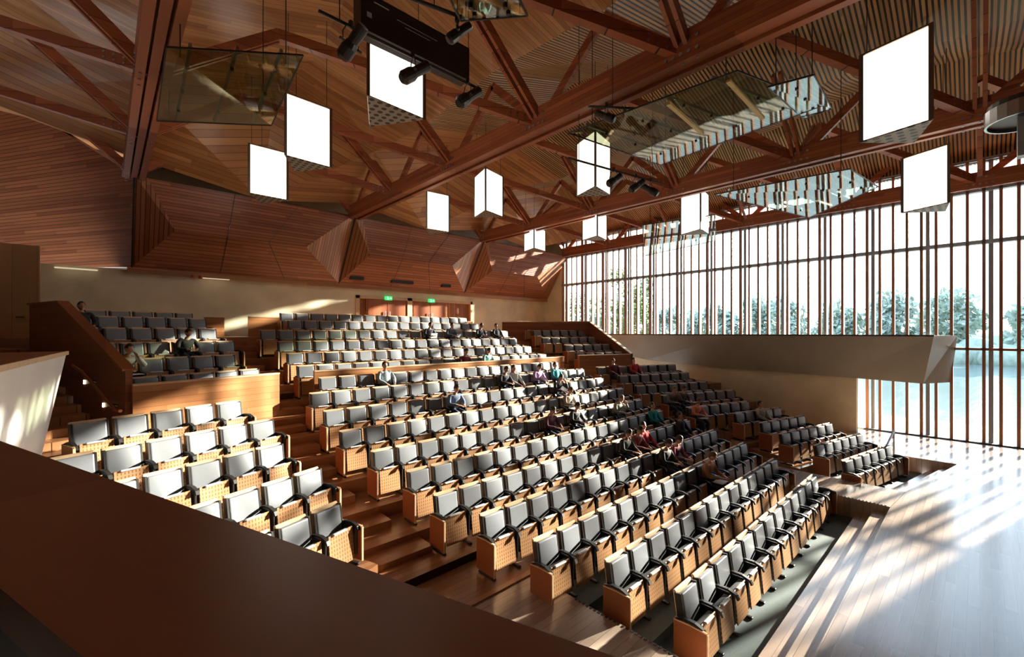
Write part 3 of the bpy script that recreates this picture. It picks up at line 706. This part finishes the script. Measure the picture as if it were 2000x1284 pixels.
for k, (x, y, d) in enumerate(((178, 746, 10.1), (210, 791, 9.55))):
    p = at(x, y, d); f = ((p.y-a.y)/(b_.y-a.y)); w_ = a.lerp(b_, f)
    m = MB(); m.rbox((0, 0, 0), (.02, .05, .09), .003); o = m.build('step_light', stepm); o.location = (w_.x-.075, w_.y, p.z); o.rotation_euler = (0, 0, A19)
    tag(o, ('upper' if k == 0 else 'lower')+' small glowing step light in the dark side wall by the left stairs', 'step light', 'stair step lights')

# ------------------------------------------------------------------ seats
def seat_meshes():
    D = {}
    tl = Matrix.Rotation(R(-9), 4, 'X')
    m = MB(); m.rbox((0, -.045, .665), (.45, .075, .52), .03, tl, 3); D['backrest'] = m.mesh('backrest', fabric, True)
    m = MB(); m.rbox((0, .025, .66), (.50, .045, .60), .012, tl, 1); D['back_shell'] = m.mesh('back_shell', ash)
    m = MB()
    for s in (-1, 1): m.beam((s*.238, -.065, .38), (s*.238, .018, .93), .028, .10, (0, 1, 0))
    m.beam((-.238, -.065, .395), (.238, -.065, .395), .06, .03)
    bmesh.ops.remove_doubles(m.bm, verts=m.bm.verts, dist=.016)
    D['back_frame'] = m.mesh('back_frame', black)
    ps = Matrix.Rotation(R(-6), 4, 'X')
    m = MB(); m.rbox((0, -.335, .37), (.46, .022, .52), .008, ps, 1); D['seat_panel'] = m.mesh('seat_panel', perf)
    m = MB(); m.rbox((0, -.275, .41), (.44, .09, .40), .025, ps, 2); D['cushion'] = m.mesh('cushion', cush)
    m = MB(); m.rbox((-.02, -.325, .625), (.26, .06, .03), .012, None, 1); D['cushion_lip'] = m.mesh('cushion_lip', fabric2)
    m = MB(); m.rbox((0, -.28, .40), (.45, .44, .022), .008, None, 1); D['seat_panel_o'] = m.mesh('seat_panel', perf)
    m = MB(); m.rbox((0, -.28, .445), (.44, .42, .07), .025, None, 2); D['cushion_o'] = m.mesh('cushion', cush)
    for nm, x in (('arm', -.29), ('arm_r', .29)):
        m = MB(); pts = [(x, .03, .60), (x, -.10, .645), (x, -.25, .65), (x, -.37, .61), (x, -.40, .55)]
        for p, q in zip(pts, pts[1:]): m.beam(p, q, .055, .035, (0, 0, 1) if abs(p[1]-q[1]) > .05 else (0, 1, 0))
        D[nm] = m.mesh('armrest', black)
        m = MB(); m.rbox((x, -.19, .38), (.028, .32, .46), .008, None, 1); m.rbox((x, -.17, .10), (.04, .10, .2), .005, None, 1); m.rbox((x, -.20, .018), (.06, .42, .036), .01, None, 1)
        D[nm+'_leg'] = m.mesh('pedestal', black)
    for nm, x in (('end_l', -.325), ('end_r', .325)):
        m = MB(); m.rbox((x, -.20, .34), (.03, .47, .56), .01, None, 1); D[nm] = m.mesh('end_panel', oak)
        m = MB(); m.beam((x, -.44, .06), (x, -.44, .60), .034, .016, (0, 1, 0)); m.beam((x, -.43, .612), (x, -.2, .622), .034, .016); m.beam((x, -.2, .622), (x, .03, .605), .034, .016); D[nm+'_edge'] = m.mesh('edge_band', ash)
    return D
SM = seat_meshes()
def seat_parts(first, last, opn):
    L = [('backrest', 'backrest'), ('back_shell', 'back_shell'), ('back_frame', 'back_frame'), ('armrest', 'arm'), ('pedestal', 'arm_leg')]
    L += [('seat_panel', 'seat_panel_o'), ('cushion', 'cushion_o')] if opn else [('seat_panel', 'seat_panel'), ('cushion', 'cushion'), ('cushion_lip', 'cushion_lip')]
    if last: L += [('armrest', 'arm_r'), ('pedestal', 'arm_r_leg')]
    return L
blocks = []
def add_block(rows, blk): blocks.extend([(r, blk, i) for i, r in enumerate(rows)])
for i, (n, z) in enumerate(ROWS): blocks.append((srow(CX-n*P_/2, RY[i], 0, n, z), 'centre', i))
add_block(left_low, 'lower left'); add_block(left_up, 'upper left'); add_block(right_low, 'lower right'); add_block(right_up, 'upper right'); add_block(right_pit, 'right pit')
seats = []
for r, blk, i in blocks:
    d = Vector((math.cos(r['a']), math.sin(r['a']))); nn = r['n']
    for k in range(nn):
        p = r['p']+d*(k+.5)*P_
        if (blk == 'upper right' or blk == 'upper left') and False: continue
        X, Y, dep = px((p.x, p.y, r['z']+.7))
        seats.append(dict(p=Vector((p.x, p.y, r['z'])), a=r['a'], blk=blk, row=i, k=k, n=nn, dep=dep, X=X, Y=Y, first=k == 0, last=k == nn-1))

# people: head pixel, clothes, pose
GR = 0
PEOPLE = [
 (160, 600, 'black', (.03, .03, .035), 'up', 'black-haired person in dark clothes, alone at the back of the upper left block'),
 (246, 686, 'dark', (.62, .60, .56), 'lean', 'person in a cream jumper leaning on an arm behind the left parapet'),
 (361, 664, 'black', (.03, .03, .035), 'read', 'person in a black jacket over a white shirt reading in the upper left block'),
 (762, 722, 'dark', (.42, .52, .56), 'up', 'person in a pale blue shirt at the left of the row below the long parapet'),
 (834, 634, 'dark', (.06, .06, .08), 'read', 'person in dark clothes with a white laptop high in the centre block'),
 (868, 638, 'dark', (.10, .13, .18), 'read', 'person in a navy top beside the laptop users high in the centre block'),
 (939, 646, 'dark', (.04, .04, .05), 'read', 'person in black bent forward near the top right of the centre block'),
 (967, 640, 'dark', (.03, .03, .035), 'up', 'dark silhouetted person at the top right end of the centre block'),
 (935, 684, 'dark', (.25, .50, .44), 'read', 'person in a pale green top two rows above the long parapet'),
 (912, 688, 'dark', (.20, .05, .05), 'read', 'person in dark red beside the pale green top'),
 (971, 735, 'dark', (.05, .05, .06), 'read', 'person in a dark top, leftmost of the group below the parapet'),
 (1010, 733, 'dark', (.60, .60, .60), 'up', 'person in a white shirt in the group below the long parapet'),
 (1035, 728, 'dark', (.45, .28, .50), 'read', 'person in a mauve top in the group below the long parapet'),
 (1090, 722, 'dark', (.05, .32, .36), 'up', 'person in a teal top at the right of the row below the parapet'),
 (1071, 748, 'brown', (.035, .035, .04), 'lean', 'person with brown hair in a black jacket amid the centre group'),
 (1101, 752, 'brown', (.45, .38, .30), 'read', 'person in a beige top bending over papers in the centre group'),
 (1103, 786, 'dark', (.04, .04, .05), 'read', 'person in black with sunlit hair one row below the centre group'),
 (1055, 822, 'dark', (.13, .04, .06), 'read', 'person in dark maroon, alone in a middle centre row'),
 (888, 772, 'dark', (.15, .20, .30), 'read', 'person in a slate blue shirt, alone left of the centre group'),
 (1197, 766, 'brown', (.30, .30, .24), 'lean', 'person with sunlit hair in a khaki top at the right end of a centre row'),
 (1229, 822, 'dark', (.25, .07, .08), 'read', 'person in a maroon top above the red hoodie'),
 (1203, 714, 'dark', (.15, .03, .04), 'up', 'person in dark red in the top row of the lower right block'),
 (1236, 710, 'dark', (.50, .04, .05), 'up', 'person in a bright red shirt in the top row of the lower right block'),
 (1272, 774, 'dark', (.01, .30, .30), 'up', 'person in a turquoise hoodie at the aisle end of the right block'),
 (1308, 766, 'brown', (.20, .19, .19), 'lean', 'person in a grey jacket leaning forward next to the turquoise hoodie'),
 (1333, 768, 'dark', (.10, .10, .09), 'read', 'person in a dark olive top between the grey jacket and the coral shirt'),
 (1356, 773, 'brown', (.75, .25, .15), 'read', 'person in a coral shirt writing in the lower right block'),
 (1476, 778, 'dark', (.50, .46, .40), 'up', 'person in a pale shirt alone against the concrete wall'),
 (1240, 850, 'dark', (.42, .01, .02), 'up', 'person in a red hoodie with white print near the centre'),
 (1217, 858, 'dark', (.05, .05, .05), 'read', 'person in a black and white top left of the red hoodie'),
 (1277, 850, 'dark', (.03, .035, .035), 'read', 'person in black directly right of the red hoodie'),
 (1306, 842, 'dark', (.22, .04, .06), 'read', 'person in burgundy, third from the right in the front group'),
 (1325, 832, 'dark', (.025, .025, .03), 'up', 'person in a black jacket and white collar in the front group'),
 (1358, 868, 'brown', (.40, .20, .10), 'read', 'person in a tan top leaning over a white tablet'),
]
used = set(); placed = []
for P in PEOPLE:
    best = None
    for j, s in enumerate(seats):
        if j in used: continue
        X, Y, dp_ = px((s['p'].x, s['p'].y, s['p'].z+1.14))
        e = (X-P[0])**2+(Y-P[1])**2
        if best is None or e < best[0]: best = (e, j)
    used.add(best[1]); placed.append((seats[best[1]], P))
order = sorted(range(len(seats)), key=lambda j: (0 if j in used else 1, seats[j]['dep']))
# seats whose photo place is hidden under the foreground ledge or outside the frame come last
def visible(s):
    if not (-20 < s['X'] < 2010 and s['Y'] < 1290): return False
    return s['Y'] < 862+.33*s['X']+25
order = sorted(range(len(seats)), key=lambda j: (0 if j in used else 1, 0 if visible(seats[j]) else 1, seats[j]['dep']))
indiv = set(order[:300])
ROWN = {'centre': 17, 'lower left': 5, 'upper left': 6, 'lower right': 8, 'upper right': 6, 'right pit': 2}
def row_text(blk, i):
    if blk == 'centre':
        return ('front row' if i == 0 else '%s row from front' % ORD[i+1])+' of centre block'
    n = ROWN[blk]; k = n-i if blk != 'right pit' else (2-i)
    if blk in ('lower left', 'lower right'): k = n-i
    elif blk in ('upper left', 'upper right'): k = i+1
    return ('front row' if k == 1 else '%s row from front' % ORD[k])+' of '+(blk+' block' if blk != 'right pit' else 'right pit')
def lab(s):
    a = 'occupied' if False else ''
    pos = 'seat at left end' if s['first'] else 'seat at right end' if s['last'] else '%s seat from left' % ORD[s['k']+1]
    return 'grey '+pos+', '+row_text(s['blk'], s['row'])
stuffbm = bmesh.new(); stuff_mats = []
for j, s in enumerate(seats):
    opn = j in used
    L = seat_parts(s['first'], s['last'], opn)
    ends = ([('end_l')] if s['first'] else [])+([('end_r')] if s['last'] else [])
    if j in indiv:
        t = thing('auditorium_seat', lab(s), 'seat', s['p'], s['a'], s['blk']+' block seats')
        for nm, key in L: link(nm, SM[key], t)
        for e in ends:
            ep = link('end_panel', SM[e], t); link('edge_band', SM[e+'_edge'], ep)
    else:
        M = Matrix.Translation(s['p']) @ Matrix.Rotation(s['a'], 4, 'Z')
        for key in [k_ for _, k_ in L]+ends+[e+'_edge' for e in ends]:
            me = SM[key]; mt_ = me.materials[0]
            if mt_ not in stuff_mats: stuff_mats.append(mt_)
            mi = stuff_mats.index(mt_); base = [stuffbm.verts.new(M @ v.co) for v in me.vertices]
            for p in me.polygons:
                f = stuffbm.faces.new([base[v] for v in p.vertices]); f.material_index = mi; f.smooth = p.use_smooth
me = bpy.data.meshes.new('auditorium_seats'); stuffbm.to_mesh(me); stuffbm.free()
for m_ in stuff_mats: me.materials.append(m_)
tag(link('auditorium_seats', me), 'remaining small distant grey seats at the back and far right of the hall', 'seats', None, 'stuff')

# ------------------------------------------------------------------ people (seated)
SKIN = plain('skin', (.55, .30, .20), .5, 0, .06)
HAIR = {'dark': plain('dark hair', (.025, .018, .015), .5), 'black': plain('black hair', (.01, .01, .01), .45), 'brown': plain('brown hair', (.12, .06, .03), .5)}
JEAN = plain('dark trousers', (.035, .045, .075), .8); SHOE = plain('black shoes', (.02, .02, .02), .5)
def skinmesh(name, verts, edges, root=0, sub=1):
    me = bpy.data.meshes.new(name); me.from_pydata([v[0] for v in verts], edges, [])
    o = bpy.data.objects.new(name, me); COL.objects.link(o)
    md = o.modifiers.new('skin', 'SKIN'); md.use_smooth_shade = True
    for i, v in enumerate(verts):
        r = v[1]; me.skin_vertices[0].data[i].radius = (r, r) if not isinstance(r, tuple) else r
        me.skin_vertices[0].data[i].use_root = (i == root)
    s_ = o.modifiers.new('sub', 'SUBSURF'); s_.levels = sub; s_.render_levels = sub
    dg = bpy.context.evaluated_depsgraph_get(); ev = o.evaluated_get(dg); m2 = bpy.data.meshes.new_from_object(ev)
    bpy.data.objects.remove(o); m2.name = name
    for p in m2.polygons: p.use_smooth = True
    return m2
def pose_meshes(pose):
    """seated person, seat surface z=.48, facing -Y, hips at y=-.14"""
    lean = {'up': .04, 'read': -.13, 'lean': -.20}[pose]
    hip = Vector((0, -.13, .56)); ch = Vector((0, -.13+lean*.7, .86)); nk = Vector((0, -.12+lean, 1.06)); hd = Vector((0, -.13+lean*1.2-(.03 if pose != 'up' else 0), 1.20))
    V = []; E = []
    def v(p, r): V.append((tuple(p), r)); return len(V)-1
    h = v(hip, (.15, .11)); w = v(hip+Vector((0, 0, .14)), (.135, .10)); c = v(ch, (.165, .11)); n0 = v(nk, .058); n1 = v(nk+Vector((0, -.01, .05)), .052)
    E += [(h, w), (w, c), (c, n0), (n0, n1)]
    arms = []
    hands = {}
    for s in (-1, 1):
        sh = Vector((s*.19, ch.y+.01, 1.0)); el = Vector((s*.27, ch.y-.10, .76)); wr = Vector((s*.11, ch.y-.33, .74))
        if pose == 'up': wr = Vector((s*.13, hip.y-.34, .66))
        if pose == 'lean' and s > 0: el = Vector((s*.27, ch.y-.22, .80)); wr = Vector((s*.10, hd.y-.13, 1.04))
        i1 = v(sh, .065); i2 = v(el, .048); i3 = v(wr, .032); E += [(c, i1), (i1, i2), (i2, i3)]
        arms.append((sh, el, wr)); dr = (wr-el).normalized(); side = dr.cross(Vector((0, 0, 1))).normalized()
        pm = wr+dr*.07; i4 = v(pm, (.034, .018)); E.append((i3, i4))
        for fi, (o_, l_) in enumerate(((-.027, .07), (-.009, .082), (.009, .077), (.027, .06))):
            a_ = pm+side*o_+dr*.03; b__ = a_+dr*l_*.5+Vector((0, 0, -.008)); c_ = b__+dr*l_*.4+Vector((0, 0, -.03))
            j1 = v(a_, .009); j2 = v(b__, .0085); j3 = v(c_, .0075); E += [(i4, j1), (j1, j2), (j2, j3)]
        th = pm+side*(-.035*s)-dr*.03; j1 = v(th, .010); j2 = v(th+side*(-.02*s)+dr*.04, .009); E += [(i3, j1), (j1, j2)]
    for s in (-1, 1):
        hp_ = hip+Vector((s*.09, -.02, -.01)); kn = Vector((s*.12, -.62, .50)); an = Vector((s*.12, -.60, .09)); to = Vector((s*.13, -.76, .05))
        i1 = v(hp_, .085); i2 = v(kn, .058); i3 = v((kn+an)/2+Vector((0, .02, .04)), .05); i4 = v(an, .035); i5 = v(to, .032); E += [(h, i1), (i1, i2), (i2, i3), (i3, i4), (i4, i5)]
    body = skinmesh('body', V, E, 0, 1)
    # head welded onto body
    bm = bmesh.new(); bm.from_mesh(body)
    t = bmesh.new(); bmesh.ops.create_uvsphere(t, u_segments=18, v_segments=14, radius=1)
    tilt = Matrix.Rotation({'up': 0, 'read': R(32), 'lean': R(22)}[pose], 4, 'X')
    def hxf(p):
        x, y, z = p
        x *= .077; y *= .095; z *= .118
        if z < -.02: x *= 1-.9*abs(z+.02)/.12*.5; y *= 1-.15*abs(z+.02)/.12
        if y < -.04: y = -.04+(y+.04)*.8
        return Vector((x, y, z))
    def glob(p): return hd+(tilt @ Vector(p))
    mp = {}
    for vv in t.verts: mp[vv] = bm.verts.new(glob(hxf(vv.co)))
    for f in t.faces: bm.faces.new([mp[x] for x in f.verts]).smooth = True
    t.free()
    def bump(c, r, sub=1):
        t = bmesh.new(); bmesh.ops.create_icosphere(t, subdivisions=sub+1, radius=1); mp = {}
        for vv in t.verts: mp[vv] = bm.verts.new(glob((c[0]+vv.co.x*r[0], c[1]+vv.co.y*r[1], c[2]+vv.co.z*r[2])))
        for f in t.faces: bm.faces.new([mp[x] for x in f.verts]).smooth = True
        t.free()
    bump((0, -.088, -.015), (.013, .02, .022)); bump((-.078, .0, -.005), (.01, .018, .03)); bump((.078, .0, -.005), (.01, .018, .03)); bump((0, -.076, -.055), (.024, .012, .008)); bump((0, -.06, -.09), (.025, .02, .02))
    bm.to_mesh(body); bm.free(); body.materials.clear(); body.materials.append(SKIN)
    # eyes
    m = MB()
    for s in (-1, 1): p = glob((s*.03, -.079, .008)); m.ball(p, (.011, .008, .007), 1)
    eyes = m.mesh('eyes', HAIR['black'], True)
    # hair cap
    m = MB(); t = bmesh.new(); bmesh.ops.create_uvsphere(t, u_segments=18, v_segments=14, radius=1); mp = {}
    for vv in t.verts:
        q_ = hxf(vv.co)*1.10+Vector((0, .010, .012)); mp[vv] = m.bm.verts.new(glob(q_))
    for f in t.faces:
        c_ = f.calc_center_median()
        if c_.z > .62 or (c_.z > .3 and c_.y > -.6) or (c_.y > -.05 and c_.z > -.35) or (c_.y > .3 and c_.z > -.75): m._f([mp[x] for x in f.verts])
    t.free(); hair = m.mesh('hair', HAIR['dark'], True)
    # top
    V = []; E = []
    h = v(hip+Vector((0, 0, .03)), (.165, .125)); w = v(hip+Vector((0, 0, .15)), (.15, .115)); c = v(ch, (.185, .125)); n0 = v(nk-Vector((0, 0, .015)), .072)
    E += [(h, w), (w, c), (c, n0)]
    for sh, el, wr in arms:
        i1 = v(sh, .08); i2 = v(el, .060); i3 = v(wr-(wr-el).normalized()*.01, .043); E += [(c, i1), (i1, i2), (i2, i3)]
    top = skinmesh('top', V, E, 0, 1)
    V = []; E = []
    h = v(hip, (.165, .125))
    for s in (-1, 1):
        i1 = v(hip+Vector((s*.09, -.02, -.01)), .098); i2 = v((s*.12, -.62, .50), .07); i3 = v((s*.12, -.59, .33), .062); i4 = v((s*.12, -.60, .12), .052); E += [(h, i1), (i1, i2), (i2, i3), (i3, i4)]
    tro = skinmesh('trousers', V, E, 0, 1); tro.materials.append(JEAN)
    shoe = []
    for s in (-1, 1):
        m = MB(); m.rbox((s*.125, -.68, .045), (.095, .27, .085), .035, None, 3); shoe.append(m.mesh('shoe', SHOE, True))
    return dict(body=body, eyes=eyes, hair=hair, top=top, trousers=tro, shoe=shoe)
PM = {p: pose_meshes(p) for p in ('up', 'read', 'lean')}
cmat = {}
for s, P in placed:
    D = PM[P[4]]
    t = thing('person', P[5], 'person', s['p'], s['a'], None)
    bo = link('body', D['body'], t); link('eyes', D['eyes'], bo)
    h_ = link('hair', D['hair'].copy(), t); h_.data.materials.clear(); h_.data.materials.append(HAIR[P[2]])
    if P[3] not in cmat: cmat[P[3]] = plain('clothing', P[3], .85, 0, .1)
    tp = link('top', D['top'].copy(), t); tp.data.materials.clear(); tp.data.materials.append(cmat[P[3]])
    link('trousers', D['trousers'], t)
    for k in range(2): link('shoe', D['shoe'][k], t)
def on_lap(idx, name, label, cat, sz, tilt=0):
    s, P = placed[idx]; M = Matrix.Translation(s['p']) @ Matrix.Rotation(s['a'], 4, 'Z')
    p = M @ Vector((0, -.50, .615))
    m = MB(); m.rbox((0, 0, 0), sz, .003, None, 1)
    if name == 'laptop':
        o = thing(name, label, cat, p, s['a']); m.build('keyboard_base', steel, o); q = MB(); q.rbox((0, -sz[1]/2, .11), (sz[0], .012, .22), .003, Matrix.Rotation(R(15), 4, 'X'), 1); q.build('lid', white_m, o)
    else:
        o = m.build(name, white_m); o.location = p; o.rotation_euler = (0, 0, s['a']); tag(o, label, cat)
on_lap(4, 'laptop', 'white laptop on the lap of the person in dark clothes high in the centre', 'laptop', (.32, .22, .015))
on_lap(26, 'notebook', 'white notebook on the lap of the person in the coral shirt', 'notebook', (.30, .21, .02))
on_lap(33, 'tablet', 'white tablet on the lap of the person in the tan top', 'tablet', (.34, .25, .015))
on_lap(15, 'notebook', 'open white papers on the lap of the person in the beige top', 'notebook', (.40, .28, .012))
on_lap(1, 'notebook', 'dark-edged papers on the lap of the person in the cream jumper', 'notebook', (.40, .25, .015))

# ------------------------------------------------------------------ outside: bank, lake, trees
m = MB(); m.box(24.3, -60, -1.0, 31, 60, -.35); struct(m.build('ground', grass))
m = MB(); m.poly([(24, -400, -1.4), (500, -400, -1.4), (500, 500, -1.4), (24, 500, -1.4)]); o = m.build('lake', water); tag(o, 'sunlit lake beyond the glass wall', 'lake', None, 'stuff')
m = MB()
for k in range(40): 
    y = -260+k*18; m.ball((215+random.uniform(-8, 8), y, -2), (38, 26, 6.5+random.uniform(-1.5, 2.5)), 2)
o = m.build('far_bank', leaf_haze, None, True); struct(o)
# leafy crowns: clumps of leaf cards scattered over blobs
def tree(x, y, h, r, label, mat, grp, nb=9, leaves=900, lsz=.16, z0=-.8, bottom=.3):
    t = thing('tree', label, 'tree', (x, y, z0), 0, grp)
    m = MB(); m.tube([(0, 0, 0), (.1, 0, h*.4), (0, .1, h*.8)], [.16*r/2+.05, .10*r/2+.04, .04], 8)
    for k in range(5):
        a_ = random.random()*6.28; f = random.uniform(.35, .7); m.tube([(.05, 0, h*f), (math.cos(a_)*r*.6, math.sin(a_)*r*.6, h*f+r*.5)], [.05, .02], 5)
    m.build('trunk', bark, t)
    m = MB(); bl = []
    for k in range(nb):
        f = random.uniform(bottom, 1); rr = r*(1-.6*max(0, f-.55)/.45)
        a_ = random.random()*6.28; q_ = random.uniform(.1, .8)*rr; bl.append((Vector((math.cos(a_)*q_, math.sin(a_)*q_, h*f)), random.uniform(.3, .5)*r))
    for k in range(leaves):
        c, br = random.choice(bl); d = Vector((random.gauss(0, 1), random.gauss(0, 1), random.gauss(0, 1))).normalized()*br*random.uniform(.5, 1.05)
        p = c+d; u = Vector((random.gauss(0, 1), random.gauss(0, 1), random.gauss(0, 1))).normalized(); w_ = u.orthogonal().normalized(); w_ = w_*lsz*random.uniform(.6, 1.3); u = u*lsz*random.uniform(.6, 1.4)
        m.poly([p-u, p+w_*.5, p+u, p-w_*.5])
    m.build('crown', mat, t)
near = [(31, 37, 14.9, 3.2, 'tall loose eucalyptus beyond the far end of the glass wall'), (33, 31.5, 12.8, 3.0, 'second tall tree from the left outside the glass'), (36, 28, 12.2, 3.2, 'feathery green tree outside behind the middle of the upper glass'), (38, 25, 11.2, 2.9, 'medium olive tree outside, right of the feathery one'), (42, 25.5, 9.5, 2.5, 'short bushy tree outside at the edge of the near group'), (47, 27, 11.1, 2.0, 'slim dark tree standing apart at the right of the near group'), (34, 44, 17.6, 4.2, 'broad tree outside near the rear corner of the hall'), (30, 48, 16.2, 3.8, 'tree glimpsed past the rear corner of the glass wall')]
for x, y, h_, r_, lb in near: tree(x, y, h_, r_, lb, leaf1, 'near trees outside the glass wall', 10, 1500, .20)
far = [(120, 88), (118, 76), (126, 66), (121, 55), (117, 47), (125, 40), (119, 31), (122, 22), (118, 12), (124, 3), (119, -8), (123, -18), (120, -30), (126, 100)]
fl = ['leftmost', 'second from the left', 'third from the left', 'fourth from the left', 'fifth from the left', 'sixth from the left', 'seventh from the left', 'eighth from the left', 'ninth from the left', 'tenth from the left', 'eleventh from the left', 'second from the right', 'rightmost', 'most hidden']
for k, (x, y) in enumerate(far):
    tree(x, y, 10.5+random.uniform(-1.5, 2.5), 7, 'haze-tinted bushy tree on the far bank, %s in its line' % fl[k], leaf_haze, 'trees on the far bank', 14, 1600, .75, -1.4, .15)
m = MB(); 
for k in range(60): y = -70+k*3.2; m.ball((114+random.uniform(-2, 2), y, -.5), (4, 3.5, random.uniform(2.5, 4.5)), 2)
tag(m.build('shore_bushes', leaf_haze, None, True), 'unbroken belt of low scrub along the far shore of the lake', 'bushes', None, 'stuff')
